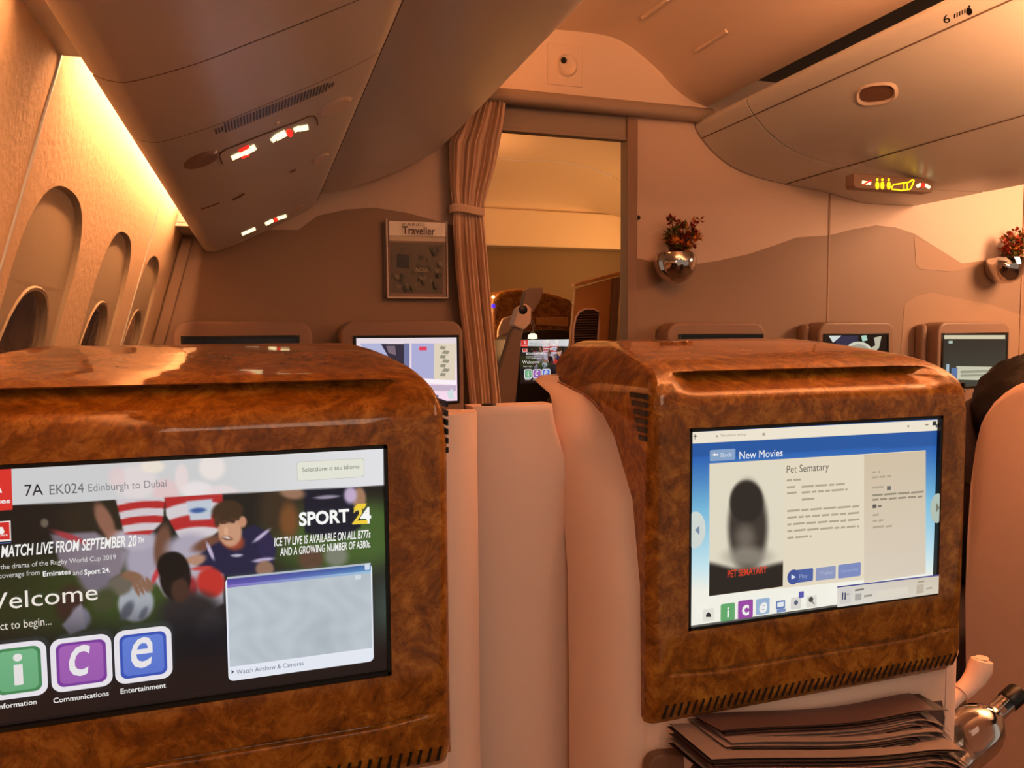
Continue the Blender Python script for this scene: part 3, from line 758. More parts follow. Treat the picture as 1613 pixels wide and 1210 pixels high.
    # pale translucent header strip
    head = sstep(0, 2.0, 798-.0535*u-v)[..., None]
    veil = np.zeros_like(img); veil[:] = (203, 203, 204)
    veil[:] = veil+np.array((20, 20, 22))*sstep(300, 600, u)[..., None]
    tint = np.zeros(u.shape+(3,)); tint[:] = veil
    def VE(cx, cy, a, b, col, al=.8):
        r = np.sqrt(((u-cx)/a)**2+((v-cy)/b)**2); m = (al*(1-sstep(.6, 1.1, r)))[..., None]; tint[:] = tint*(1-m)+np.array(col, float)*m
    VE(214, 760, 40, 32, (226, 214, 214)); VE(240, 735, 22, 12, (238, 226, 208)); VE(184, 752, 16, 20, (222, 200, 200)); VE(262, 775, 24, 24, (226, 192, 192)); VE(334, 736, 24, 24, (238, 226, 220)); VE(310, 772, 30, 16, (236, 226, 226)); VE(350, 778, 30, 16, (230, 214, 214)); VE(286, 752, 12, 24, (232, 214, 212)); VE(555, 780, 16, 14, (214, 196, 206)); VE(460, 790, 20, 10, (216, 204, 196))
    img[:] = img*(1-head)+tint*head
    return np.clip(img, 0, 255)

scx = -.070
A = Art(D+.0062); A.clip = (scx-SW, scx+SW, SH0, SH1)
A.paint(scx-SW, scx+SW, SH0, SH1, 300, 190, rugby)
W = (238, 236, 232)
A.px([(-20, 740), (18, 738), (20, 803), (-18, 806)], (214, 52, 44)); A.px([(-20, 740), (-60, 743), (-60, 808), (-18, 806)], (214, 52, 44))
A.text('Emirates', (-46, 796), 17, 7, W, bold=.02); A.px([(-30, 750), (-8, 752), (4, 776), (-20, 778)], W); A.px([(-24, 756), (-12, 756), (-6, 772), (-16, 773)], (214, 52, 44))
A.px([(-40, 824), (17, 820), (18, 852), (-39, 856)], (236, 220, 214)); A.px([(-37, 826), (15, 822), (16, 849), (-37, 853)], (206, 46, 40)); A.text('Emirates', (-30, 847), 13, 4, W)
A.px([(-2, 830), (5, 830), (8, 838), (3, 842), (-2, 838)], W)
A.px([(-40, 858), (18, 853), (18, 855), (-40, 860)], (70, 90, 140))
A.text('7A', (40, 781), 69, 18, (34, 34, 38)); A.text('EK024', (79, 779), 133, 16, (104, 104, 108)); A.text('Edinburgh to Dubai', (140, 774), 263, 12, (130, 128, 130))
A.rect((467, 727), (574, 751), (198, 198, 190), .003); A.rect((468, 728), (573, 750), (226, 226, 212), .003); A.text('Seleccione o seu idioma', (476, 743), 566, 7, (96, 96, 90))
A.text('MATCH LIVE FROM SEPTEMBER 20', (3, 877), 217, 18, W, shear=.22, bold=.02); A.text('TH', (218, 854), 228, 8, W, shear=.22, bold=.02)
A.text('the drama of the Rugby World Cup 2019', (2, 896), 184, 8, (214, 212, 208)); A.text('coverage from', (0, 910), 64, 8, (214, 212, 208)); A.text('Emirates', (69, 907), 113, 8, W, bold=.02); A.text('and', (116, 905), 131, 8, (214, 212, 208)); A.text('Sport 24.', (134, 904), 175, 8, W, bold=.02)
A.text('Welcome', (-38, 963), 156, 27, (236, 228, 216)); A.text('Select to begin...', (-25, 994), 83, 13, (226, 216, 204))
A.text('SPORT', (471, 827), 550, 20, (246, 246, 244), bold=.035); A.text('2', (554, 824), 570, 25, (236, 206, 70), shear=.15, bold=.02); A.text('4', (567, 824), 584, 25, (246, 246, 244), bold=.02)
A.px([(556, 800), (562, 793), (577, 792), (573, 800), (564, 801)], (238, 204, 60)); A.px([(554, 825), (558, 820), (578, 818), (578, 824)], (238, 204, 60))
A.text('ICE TV LIVE IS AVAILABLE ON ALL B777s', (432, 859), 583, 13, (236, 236, 232), shear=.12, bold=.018); A.text('AND A GROWING NUMBER OF A380s.', (441, 874), 583, 12, (236, 236, 232), shear=.12, bold=.018)
# small window of the moving-map viewer
A.rect((355, 909), (588, 1039), (226, 230, 240), .005)
x0, z1 = A.P(358, 912); x1, z0 = A.P(585.5, 1018)
A.nxt(); A.rr(x0, x1, z0, z1+.003, ((176, 184, 194), (190, 198, 206)), 0)
def mapcol(u, v):
    n = np.sin(u*.11+np.sin(v*.07)*2)*np.sin(v*.09+np.cos(u*.05)*2); im = np.zeros(u.shape+(3,)); im[:] = (183, 192, 200)
    im += (n*5)[..., None]; im += (sstep(60, 0, np.hypot(u-500, v-1000))*-10)[..., None]; return np.clip(im, 0, 255)
A.paint(x0, x1, z0, z1-.008, 60, 36, mapcol)
A.nxt(); A.xz([(x0, z1-.005), (x1, z1-.005), (x1, z1+.001), (x0, z1+.001)], [(96, 84, 170), (90, 140, 190), (60, 100, 160), (80, 66, 150)])
A.nxt(); A.xz([(x0, z1-.0075), (x1, z1-.0075), (x1, z1-.005), (x0, z1-.005)], [(130, 110, 190), (150, 190, 220), (150, 190, 220), (130, 110, 190)])
A.nxt(); A.rr(x1-.006, x1-.001, z1-.004, z1+.002, (206, 216, 232), .001)
A.nxt(); A.rr(x1-.016, x1-.010, z1-.013, z1-.008, (206, 216, 224), .001)
A.px([(365, 1052), (365, 1059), (369, 1055)], (60, 66, 80)); A.text('Watch Airshow & Cameras', (373, 1059), 478, 7, (96, 108, 130))
for (a, b, c1, c2, ch, lab, la, lb_, sh) in (((-16, 1009), (75, 1096), (112, 176, 130), (70, 132, 84), 'i', 'Information', (-1, 1113), 61, 0), ((81, 999), (177, 1082), (160, 96, 176), (120, 60, 150), 'c', 'Communications', (87, 1103), 174, .18), ((181, 986), (271, 1069), (96, 124, 208), (58, 82, 178), 'e', 'Entertainment', (192, 1088), 263, .18)):
    (ax, az), (bx, bz) = A.P((a[0]+b[0])/2, a[1]), A.P((a[0]+b[0])/2, b[1]); hw = (A.P(b[0], b[1])[0]-A.P(a[0], b[1])[0])/2; mx = ax
    A.nxt(); A.rr(mx-hw, mx+hw, bz, az, (228, 224, 230), .009, 6)
    A.nxt(); A.rr(mx-hw+.0045, mx+hw-.0045, bz+.0045, az-.0045, c2, .006, 6)
    A.nxt(); A.rr(mx-hw+.007, mx+hw-.007, bz+.007, az-.007, (tuple(c1), tuple(np.array(c1)*.8+np.array(c2)*.2)), .005, 6)
    cpx = (a[0]+b[0])/2; 
    if ch == 'i':
        A.nxt(); A.rr(mx-.0035, mx+.0035, bz+.012, bz+.031, (226, 222, 220), .001); A.nxt(); A.xz([(mx+.0036*math.cos(q), az-.0135+.0036*math.sin(q)) for q in np.linspace(0, 6.28, 16, endpoint=False)], (226, 222, 220))
    else: A.text(ch, (cpx-17, b[1]-21-(0 if ch == 'c' else 0)), cpx+17, 70, (230, 226, 228), shear=sh, bold=.008)
    A.text(lab, la, lb_, 8, W, bold=.01)
sc1 = A.build('seat_screen', M['glow'], S1, backing=(scx-SW, scx+SW, SH0, SH1, .0012)); sc1['label'] = 'wide lit screen with rugby picture and three coloured icons'
disp_frame(-.070, S1)
ICE = A

# ---- film page
A = Art(D+.0062); rcx = .663; A.clip = (rcx-SW, rcx+SW, SH0, SH1)
def filmbg(u, v):
    im = np.zeros(u.shape+(3,)); X = (v-(685-.051*(u-1089)))/300
    a = np.array((40, 96, 176.)); b = np.array((196, 226, 234.)); c = np.array((240, 238, 226.)); m = np.array((120, 184, 216.))
    t = X[..., None]
    im[:] = np.where(t < .12, a*.9, np.where(t < .4, a+(m-a)*((t-.12)/.28), np.where(t < .7, m+(b-m)*((t-.4)/.3), b+(c-b)*np.clip((t-.7)/.12, 0, 1))))
    d = (1-np.exp(-((X-.4)/.03)**2))[..., None]; 
    return np.clip(im, 0, 255)
A.paint(rcx-SW, rcx+SW, SH0, SH1, 60, 80, filmbg)
A.px([(1089, 681), (1481, 661), (1481, 678), (1089, 699)], (236, 226, 206))
A.text('+', (1093, 690), 1097, 6, (30, 30, 30)); A.px([(1092, 687), (1098, 686.4), (1098, 687.6), (1092, 688)], (30, 30, 30)); A.px([(1094, 684), (1095, 684), (1095, 692), (1094, 692)], (30, 30, 30))
A.text('The volume settings', (1134, 688), 1175, 4, (150, 140, 124)); A.px([(1128, 685), (1130, 687), (1128, 689)], (60, 60, 60)); A.rect((1468, 664), (1474, 670), (50, 50, 50)); A.rect((1473, 668), (1479, 673), (90, 90, 90)); A.rect((1200, 682), (1204, 686), (170, 160, 140)); A.rect((1428, 670), (1431, 673), (170, 160, 140)); A.rect((1456, 668), (1461, 670), (150, 140, 120))
A.rect((1117, 709), (1157, 724), (132, 160, 196), .002); A.px([(1121, 716), (1125, 713), (1125, 719)], W); A.rect((1125, 715), (1130, 717), W); A.text('Back', (1134, 720), 1152, 7, (206, 216, 228))
A.text('New Movies', (1163, 723), 1231, 12, (240, 242, 244))
A.px([(1116, 730), (1456, 709), (1456, 905), (1360, 920), (1231, 938), (1116, 938)][:2]+[(1456, 903), (1116, 937)], (226, 214, 190))
A.px([(1359, 716), (1456, 710), (1456, 903), (1359, 918)], [(208, 190, 162), (206, 190, 164), (214, 202, 184), (216, 204, 186)])
def poster(u, v):
    im = np.zeros(u.shape+(3,)); im[:] = (222, 214, 192); rs = np.random.RandomState(2)
    def e(cx, cy, a, b, col, s=.35, al=1):
        r = np.sqrt(((u-cx)/a)**2+((v-cy)/b)**2); m = (al*(1-sstep(1-s, 1+s*.3, r)))[..., None]; im[:] = im*(1-m)+np.array(col, float)*m
    # a plain dark shape fading into haze over dark ground
    e(1176, 830, 34, 78, (60, 52, 46), .3); e(1174, 790, 28, 36, (44, 38, 34), .2); e(1172, 846, 20, 26, (120, 110, 98), .8, .8); e(1176, 876, 44, 20, (150, 142, 128), .7, .8)
    g = sstep(885, 897, v-6*np.cos((u-1172)/22)+4*np.sin(u*.4)*0)[..., None]; im[:] = im*(1-g)+np.array((40, 34, 30.))*g
    return np.clip(im, 0, 255)
x0, z1 = A.P(1117, 734); x1, z0 = A.P(1231, 923); A.paint(x0, x1, z0, z1, 110, 180, poster)
A.text('PET SEMATARY', (1144, 909), 1206, 11, (206, 62, 38), bold=.02); A.text('they do not come back', (1150, 893), 1200, 2, (130, 120, 106)) if False else None
TX = (120, 112, 100)
A.text('Pet Sematary', (1237, 745), 1303, 12, (96, 90, 82))
def words(x, y, x1, cap=3.2, c=TX, seed=0):
    rs = random.Random(seed+int(x*7+y)); p = x
    A.nxt()
    while p < x1-3:
        L = min(rs.uniform(6, 22), x1-p); y0 = y-.115*(p-x)*.6; a, b = A.P(p, y0); a2, b2 = A.P(p+L, y0-.06*L); h = cap*.0008
        A.xz([(a, b), (a2, b), (a2, b+h), (a, b+h)], c); p += L+2.5
GL = (176, 162, 140)
words(1237, 758, 1262, c=GL); words(1237, 769, 1250, c=GL); words(1260, 768, 1328, c=GL); words(1237, 778, 1252, c=GL); words(1260, 777, 1332, c=GL); words(1260, 788, 1280, c=GL)
for k in range(4): words(1237, 806+k*10.5, 1350, c=GL, seed=k)
words(1237, 848, 1275, c=GL)
words(1370, 745, 1382, c=GL); words(1370, 753, 1400, c=GL); words(1370, 769, 1390, c=GL); A.rect((1393, 765), (1399, 771), (110, 110, 104)); words(1370, 781, 1452, c=(150, 140, 120)); words(1370, 788, 1448, c=(150, 140, 120)); A.rect((1370, 794), (1376, 799), (90, 86, 80)); words(1378, 798, 1384); words(1370, 812, 1385, c=GL); words(1370, 821, 1386, c=GL); words(1370, 831, 1400, c=GL)
A.rect((1243, 897), (1276, 913), (76, 96, 160), .002); A.ell((1245, 907), .009, .0095, (66, 84, 150)); A.px([(1242, 903), (1242, 911), (1249, 907)], (220, 226, 240)); A.text('Play', (1254, 909), 1267, 6, (150, 164, 206))
A.rect((1280, 893), (1311, 909), (140, 150, 188), .002); A.text('Trailer', (1287, 904), 1307, 5, (180, 186, 212)); A.rect((1315, 888), (1350, 905), (124, 138, 188), .002); A.text('Favourite', (1320, 900), 1346, 5, (160, 172, 210))
A.ell((1090, 833), .0145, .022, (206, 214, 208)); A.px([(1090, 833), (1097, 826), (1097, 841)], (120, 140, 160)); A.ell((1470, 799), .012, .02, (176, 190, 178)); A.px([(1468, 790), (1468, 806), (1475, 798)], (120, 120, 104))
A.rect((1102, 957), (1120, 974), (226, 222, 212), .003); A.px([(1107, 969), (1107, 965), (1111, 961), (1115, 965), (1115, 969)], (50, 50, 50))
A.rect((1130, 949), (1152, 973), (96, 166, 106), .002); A.text('i', (1140, 969), 1143, 16, W, bold=.02)
A.rect((1157, 944), (1180, 969), (150, 72, 160), .002); A.text('c', (1163, 966), 1174, 22, W, bold=.03)
A.rect((1185, 941), (1206, 963), (150, 176, 206), .002); A.text('e', (1190, 962), 1202, 22, W, shear=.2, bold=.03)
A.rect((1216, 944), (1230, 955), (96, 122, 176), .001); A.rect((1218, 946), (1228, 952), (226, 230, 236)); A.rect((1217, 957), (1231, 960), (120, 140, 186))
A.rect((1239, 939), (1255, 955), (214, 210, 204), .002); A.ell((1247, 946), .003, .003, (90, 96, 120)); A.rect((1251, 929), (1259, 938), (90, 90, 170), .001)
A.rect((1263, 936), (1279, 952), (220, 216, 206), .002); A.ell((1270, 941), .0035, .0035, (70, 70, 66)); A.px([(1272, 943), (1276, 948), (1275, 949), (1271, 944)], (70, 70, 66))
A.px([(1311, 921), (1471, 902), (1471, 936), (1311, 953)], [(212, 206, 198), (206, 194, 174), (214, 204, 186), (222, 218, 210)])
A.px([(1311, 920.5), (1471, 902), (1471, 904), (1311, 922.5)], (66, 66, 140))
A.rect((1315, 925), (1332, 946), (206, 202, 196), .002); A.rect((1318, 930), (1320, 941), (70, 76, 106)); A.rect((1322, 930), (1324, 941), (70, 76, 106)); A.text('+', (1325, 936), 1329, 6, (80, 86, 110))
words(1338, 928, 1352, c=(130, 124, 116)); A.rect((1338, 932), (1348, 941), (170, 166, 160)); words(1352, 937, 1368, c=(150, 144, 134)); A.px([(1371, 928), (1421, 921), (1421, 931), (1371, 939)], (220, 212, 196)); A.rect((1434, 918), (1445, 930), (190, 178, 158)); words(1436, 915, 1448, c=(170, 156, 132)); words(1449, 925, 1458, c=(180, 166, 144))
sc2 = A.build('seat_screen', M['glow'], S2, backing=(rcx-SW, rcx+SW, SH0, SH1, .0012)); sc2['label'] = 'lit screen with a film description and a dark poster'
disp_frame(.663, S2)
# latch under the right fascia and the hook lever at its lower right
mb = MB(); q = lambda px, py, y=D+.018: aty(px, py, y)
P = [q(1012, 1212), q(1014, 1196), q(1022, 1184), q(1034, 1180), q(1068, 1178), q(1070, 1215)]
mb.prism([(p[0], p[2]) for p in P]+[(P[-1][0], -.56), (P[0][0], -.56)], D+.004, D+.019); obj('table_latch', mb, M['latch'], S2, bevel=.002)
mb = MB(); yy = D+.05; pts = [aty(a, b, yy) for a, b in ((1512, 1092), (1524, 1082), (1536, 1068), (1544, 1052), (1547, 1040), (1547, 1036))]
mb.tube(pts, [.012, .013, .015, .0165, .0145, .009], 14); mb.tube([pts[0], pts[0]+np.array([-.03, 0, -.02])], .010, 12); obj('side_lever', mb, M['shell'], S2)

# divider between the two seats
mb = MB(); x0 = .2455; x1 = .376; yd = .8945
sec = [(x0, yd+.05), (x0+.03, yd+.012), (x0+.07, yd), (x1-.012, yd), (x1, yd+.01), (x1+.004, yd+.22)]
zz = [-1.18, -.5, -.3, -.11, -.094, -.088]
x1f = lambda z: x1-.024*float(sstep(-.20, -.088, z))
sec = [(x0, yd+.10), (x0, yd+.002), (x0+.002, yd), (x1-.008, yd), (x1, yd+.006), (x1, yd+.22)]
zz = [-1.18, -.5, -.3, -.22, -.19, -.17, -.15, -.13, -.115, -.10, -.094, -.088]
mb.grid([[(x if x < .3 else x-x1+x1f(z), min(y, yd+.035)+(.003 if z > -.09 else 0), z) for x, y in sec] for z in zz])
mb.poly([(x if x < .3 else x-.026, min(y, yd+.035)+.003, -.088) for x, y in sec])
sec = [(x if x < .3 else x-.026, y) for x, y in sec]

dv = obj('privacy_divider', mb, M['shell'], angle=50); tag(dv, 'beige divider panel between the two burl wood seats', 'divider')
p = aty(770, 646, yd+.016); mb = MB(); mb.lathe([(.0001, .002), (.009, .002), (.010, 0)], (p[0], p[1], -.088), (0, 0, 1), 14); obj('notch_plug', mb, M['black'], dv)

#@@ITEMS
# ------------------------------------------------------------------ magazines and bottle in the pocket of the right seat
def leafstack(name, label, pts_l, pts_r, sag, nl, thick, depth, m1, group='magazines in the seat pocket'):
    a, b = np.array(pts_l), np.array(pts_r)
    t = thing(name, label, 'magazine', (a+b)/2, group)
    for part in range(2):
        mb = MB()
        for k in (range(1, nl) if part else (0,)):
            rs = random.Random(k*13+int(a[2]*1000)); dz = -thick*k; P1 = []; P2 = []
            j0 = rs.uniform(-.006, .006); j1 = rs.uniform(-.004, .008)
            for s in np.linspace(0, 1, 26):
                z = (a[2]+(b[2]-a[2])*s)+dz-sag*(1+.03*k)*math.sin(math.pi*min(1, s*1.02))**1.0*(s**.8)*1.6*(1 if part else 1)
                curl = .030*max(0, (s-.80)/.20)**2*(1 if k > 1 else .3)
                x = a[0]+j0+(b[0]-a[0]+j1)*s; y = a[1]+(b[1]-a[1])*s-.0012*k
                P1.append((x, y, z-curl)); P2.append((x-.02, y+depth, z+depth*.25-curl*.4))
            th = .0006
            mm = rs.choice([0, 1, 2, 2]) if part else 0
            mb.grid([P1, P2], m=mm); mb.grid([[(x, y, z-th) for x, y, z in P1], P1], m=rs.choice([0, 0, 1, 2]) if part else 0)
        obj('pages' if part else 'cover', mb, [M['paper'], M['paper2'], M['inkdark']] if part else m1, t, angle=60)
    return t
leafstack('magazine', 'magazine with curled pale page edges on top of the seat pocket pile', aty(1138, 1150, .752), aty(1484, 1108, .752), .010, 9, .0022, .03, M['paper2'])
leafstack('magazine', 'magazine in the middle of the pocket pile, its pages sagging', aty(1146, 1172, .738), aty(1476, 1146, .738), .010, 10, .0020, .05, M['paper'])
leafstack('magazine', 'lowest magazine in the pocket, fanned pages sticking out to the right', aty(1120, 1196, .722), aty(1520, 1172, .722), .008, 10, .0022, .06, M['paper'])
# white folder edge behind the magazines
mb = MB(); P = [aty(1137, 1147, .770), aty(1484, 1104, .770), aty(1488, 1130, .765), aty(1480, 1200, .76), aty(1085, 1215, .748)]
for dx in (0,): mb.poly(P)
mb.poly([p+np.array([0, .0015, 0]) for p in P][::-1])
for i in range(5): mb.poly([P[i], P[(i+1) % 5], P[(i+1) % 5]+np.array([0, .0015, 0]), P[i]+np.array([0, .0015, 0])])
tag(obj('paper_folder', mb, M['paper2'], smooth=False), 'stiff pale paper folder standing behind the magazines in the pocket', 'folder')
# pocket tray
mb = MB(); mb.box(.44, .86, .66, .675, -.66, -.575); mb.box(.44, .86, .66, .79, -.67, -.655)
tag(obj('pocket_tray', mb, M['shell'], bevel=.004), 'beige literature pocket below the right screen holding magazines', 'pocket')
# bottle
o = aty(1535, 1152, .82); cap = aty(1596, 1098, .82); ax = cap-o; Lb = np.linalg.norm(ax); ax = ax/Lb
t = thing('water_bottle', 'clear plastic bottle with black cap leaning beside the magazines', 'bottle', o-ax*.08)
mb = MB(); R = .038
outer = [(.001, -.10), (R*.8, -.10), (R, -.085), (R, -.05), (R*.96, -.045), (R, -.04), (R, .0), (R*.95, .010), (R*.78, .026), (R*.52, .038), (.0135, .045), (.0135, Lb-.010)]
mb.lathe(outer, o, ax, 28); mb.lathe([(r-.0012 if r > .01 else r, h+(.001 if i < 2 else 0)) for i, (r, h) in enumerate(outer)][::-1], o, ax, 28)
obj('bottle_body', mb, M['clear'], t)
mb = MB(); mb.lathe([(.0145, Lb-.014), (.0150, Lb-.012), (.0150, Lb+.010), (.0135, Lb+.013), (.0001, Lb+.013)], o, ax, 24); obj('cap', mb, M['black'], t)

# ------------------------------------------------------------------ bulkhead consoles with screens
def console(px0, px1, top, scr, label, yf=B-.11, art=None, dark=False, capw=None):
    x0, x1 = aty(px0, 520, yf)[0], aty(px1, 520, yf)[0]; zt = aty((px0+px1)/2, top, yf)[2]
    t = thing('screen_console', label, 'screen console', ((x0+x1)/2, yf+.05, -.5), 'screen consoles along the bulkhead')
    pts = []; r = .055
    for cx_, cz, a0 in ((x1-r, zt-r, 0), (x0+r, zt-r, 90)):
        for i in range(8): a = math.radians(a0+90*i/7); pts.append((cx_+r*math.cos(a), cz+r*math.sin(a)))
    pts += [(x0, -.5), (x1, -.5)]
    mb = MB(); mb.prism(pts, yf, B-.004); obj('console_housing', mb, M['console'], t, bevel=.010)
    (sx0, _, sz1), (sx1, _, sz0) = aty(*scr[0], yf), aty(*scr[1], yf)
    mb = MB(); e = .010
    for a, b, c, d in ((sx0-e, sx0, sz0-e, sz1+e), (sx1, sx1+e, sz0-e, sz1+e), (sx0, sx1, sz1, sz1+e), (sx0, sx1, sz0-e, sz0)): mb.box(a, b, yf-.006, yf+.001, c, d)
    obj('screen_frame', mb, M['black'], t, bevel=.0015)
    A = Art(yf-.003, .0004)
    A.nxt(); A.rr(sx0, sx1, sz0, sz1, (8, 8, 9))
    if art: art(A, sx0, sx1, sz0, sz1)
    A.build('console_screen', M['glow'], t, backing=(sx0, sx1, sz0, sz1, .002))
    return t
def art_room(A, x0, x1, z0, z1):
    A.nxt(); A.rr(x0, x1, z0, z1, ((226, 214, 220), (250, 216, 236)))
    A.px([(567, 541), (610, 541), (630, 600), (600, 600)], (176, 180, 214)); A.px([(600, 542), (638, 542), (636, 594), (622, 580)], (52, 46, 62)); A.px([(608, 545), (622, 545), (624, 560), (612, 556)], (120, 104, 116)); A.px([(636, 541), (645, 541), (645, 596), (636, 590)], (112, 118, 160))
    A.px([(648, 541), (684, 541), (683, 597), (648, 594)], (172, 172, 212)); A.px([(660, 546), (672, 546), (672, 552), (660, 552)], (224, 62, 86)); A.px([(684, 541), (718, 541), (716, 600), (683, 597)], (222, 208, 186))
    for k in range(7): A.px([(694+(k % 2)*5, 545+k*7), (702+(k % 2)*6, 546+k*7), (700+(k % 2)*5, 551+k*7), (692+(k % 2)*3, 550+k*7)], (150, 144, 124))
    A.px([(655, 597), (718, 599), (718, 606), (655, 603)], (250, 240, 246)); A.px([(660, 606), (718, 607), (718, 616), (668, 616)], (196, 178, 200)); A.px([(680, 622), (690, 622), (690, 630), (680, 630)], (120, 110, 130))
    A.px([(703, 618), (712, 612), (715, 628), (706, 628)], (206, 220, 222))
def art_cartoon(A, x0, x1, z0, z1):
    A.px([(1312, 528), (1352, 528), (1350, 546), (1318, 545)], (44, 44, 70)); A.px([(1305, 529), (1326, 528), (1312, 540)], (206, 214, 210))
    A.px(ellpx(1352, 560, 24, 22, 0), (206, 204, 184)); A.px(ellpx(1352, 560, 20, 18, 0), (160, 156, 140)); A.px([(1356, 529), (1364, 528), (1366, 536), (1358, 538)], (170, 210, 190))
    A.px([(1376, 532), (1388, 529), (1384, 548), (1376, 556), (1368, 550), (1378, 544)], (186, 180, 158)); A.px([(1362, 556), (1384, 560), (1386, 575), (1370, 572)], (240, 196, 112))
def art_menu(A, x0, x1, z0, z1):
    A.nxt(); A.rr(x0, x1, z0, z1, ((40, 40, 38), (60, 66, 56)))
    A.px([(1484, 528), (1583, 528), (1583, 534), (1484, 534)], (210, 202, 170)); A.rect((1494, 537), (1500, 541), (170, 190, 180)); A.px([(1506, 577), (1583, 578), (1583, 600), (1506, 598)], (196, 196, 172))
    A.rect((1490, 574), (1494, 594), (160, 186, 200)); A.rect((1498, 580), (1507, 600), (86, 116, 160)); A.rect((1512, 584), (1578, 586), (150, 150, 130)); A.rect((1512, 590), (1560, 592), (150, 150, 130)); A.rect((1486, 590), (1498, 602), (150, 190, 200))
console(270, 492, 505, ((290, 534), (470, 632)), 'blank screen console on the bulkhead nearest the window wall')
console(536, 730, 505, ((561, 533), (720, 631)), 'bulkhead console beside the curtain with bright screen showing a room', art=art_room)
console(1052, 1206, 508, ((1072, 530), (1198, 600)), 'dark-screened bulkhead console right of the doorway', dark=True)
console(1290, 1410, 507, ((1300, 529), (1395, 605)), 'bulkhead console whose screen shows a pale cartoon shape', art=art_cartoon)
console(1478, 1592, 507, ((1486, 528), (1582, 606)), 'bulkhead console at far right with grey menu page on screen', art=art_menu)
# deeper arm pads beside the right consoles
for px0, px1 in ((1268, 1290), (1454, 1478)):
    x0, x1 = aty(px0, 520, B-.06)[0], aty(px1, 520, B-.11)[0]-.003; mb = MB(); mb.box(x0, x1, B-.06, B-.003, -.5, .035)
    tag(obj('console_side_panel', mb, M['console'], bevel=.02), 'rounded side panel left of the console showing a %s' % ('cartoon' if px0 == 1268 else 'grey menu page'), 'panel')

# ------------------------------------------------------------------ magazine holder on the bulkhead
t = thing('magazine_rack', 'clear framed rack hung on the bulkhead left of the curtain', 'rack', aty(656, 467, B-.02))
mb = MB(); (x0, _, z1), (x1, _, z0) = aty(603, 352, B-.012), aty(706, 468, B-.012)
mb.box(x0, x1, B-.012, B-.004, z0, z1); obj('back_plate', mb, M['console'], t, bevel=.002)
mb = MB()
(a0, _, c1), (a1, _, c0) = aty(610, 345, B-.03), aty(704, 468, B-.03)
for a, b, c, d in ((a0-.005, a0, c0-.005, c1), (a1, a1+.005, c0-.005, c1), (a0, a1, c0-.006, c0)): mb.box(a, b, B-.034, B-.012, c, d)
obj('rack_frame', mb, M['binlight'], t, smooth=False)
t = thing('magazine', 'pale travel magazine standing in the rack on the left bulkhead', 'magazine', aty(656, 465, B-.026))
mb = MB(); mb.box(a0+.002, a1-.002, B-.030, B-.018, c0+.001, c1-.002); obj('cover', mb, M['paper'], t, smooth=False)
A = Art(B-.031, .0004)
A.px([(613, 348), (703, 351), (702, 373), (613, 371)], (246, 238, 226)); A.px([(613, 372), (702, 374), (702, 381), (613, 379)], (196, 182, 160))
A.px([(616, 382), (700, 384), (697, 463), (615, 462)], (92, 80, 62)); A.px([(625, 400), (645, 401), (645, 424), (625, 421)], (30, 28, 24))
rs = random.Random(4)
for k in range(38):
    x = rs.uniform(618, 690); y = rs.uniform(386, 452); g = rs.uniform(.6, 1.5); A.px([(x, y), (x+rs.uniform(4, 9), y+1), (x+7, y+rs.uniform(5, 10)), (x+1, y+7)], (82*g, 74*g, 56*g)) if not (615 < x < 646 and 392 < y < 426) else None
A.text('BUSINESS', (633, 356), 668, 4, (90, 72, 60)); A.text('Traveller', (633, 369), 684, 12, (74, 54, 44), bold=.02); A.text('2019', (650, 429), 676, 8, (190, 176, 150)) if False else A.text('INDIA', (652, 429), 673, 7, (170, 156, 128))
A.build('cover_print', M['print'], t)

# ------------------------------------------------------------------ vases with flowers
def vase(px, py, lab, lab2, gx, seed):
    c = aty(px, py, B-.035); r = .088
    t = thing('wall_vase', lab, 'vase', c, 'chrome vases on the bulkhead')
    mb = MB(); prof = [(r*math.cos(a), r*math.sin(a)) for a in np.linspace(-1.57, .42, 18)]
    prof += [(prof[-1][0]-.006, prof[-1][1]+.003), (prof[-1][0]-.012, prof[-1][1]-.004), (.03, -.01), (.001, -.02)]
    mb.lathe(prof, (c[0], B-.035-.045, c[2]), (0, 0, 1), 36); obj('bowl', mb, M['chrome'], t)
    mb = MB(); mb.lathe([(.0001, 0), (.03, 0), (.03, .02), (.0001, .02)], (c[0], B-.022, c[2]), (0, 1, 0), 20); obj('wall_mount', mb, M['console'], t)
    f = thing('flower_bunch', lab2, 'flowers', c+np.array([.01, -.035, .03]), 'flowers in the chrome vases')
    rs = random.Random(seed); ms = MB(); mbk = MB()
    for k in range(80):
        h = rs.uniform(.03, .125)*(1.0 if k < 60 else 1.25); sx = rs.uniform(-.07, .10)*(.35+h/.13*.65)+gx*h; sy = rs.uniform(-.04, .03)
        b = np.array([c[0]+rs.uniform(-.03, .03), B-.07, c[2]+.02]); e = np.array([c[0]+.012+sx, B-.07+sy, c[2]+.02+h])
        ms.tube([b, (b+e)/2+np.array([rs.uniform(-.01, .01), 0, .005]), e], .0012, 5)
        mk = rs.choice([0, 0, 1, 1, 2])
        for j in range(rs.randint(6, 10)):
            d = np.array([rs.uniform(-1, 1), rs.uniform(-1, .6), rs.uniform(-.7, 1)]); d /= np.linalg.norm(d); u = np.cross(d, [0, 0, 1.0])
            u = u/(np.linalg.norm(u)+1e-6); L = rs.uniform(.014, .03); wd = L*.33; p = e+d*.002
            nn = np.cross(d, u); mbk.poly([p, p+d*L*.5+u*wd+nn*.002, p+d*L-nn*.003, p+d*L*.5-u*wd+nn*.002], mk)
    obj('stems', ms, M['stem'], f); obj('blooms', mbk, [M['leafg'], M['leafr'], M['leafy']], f, smooth=False)
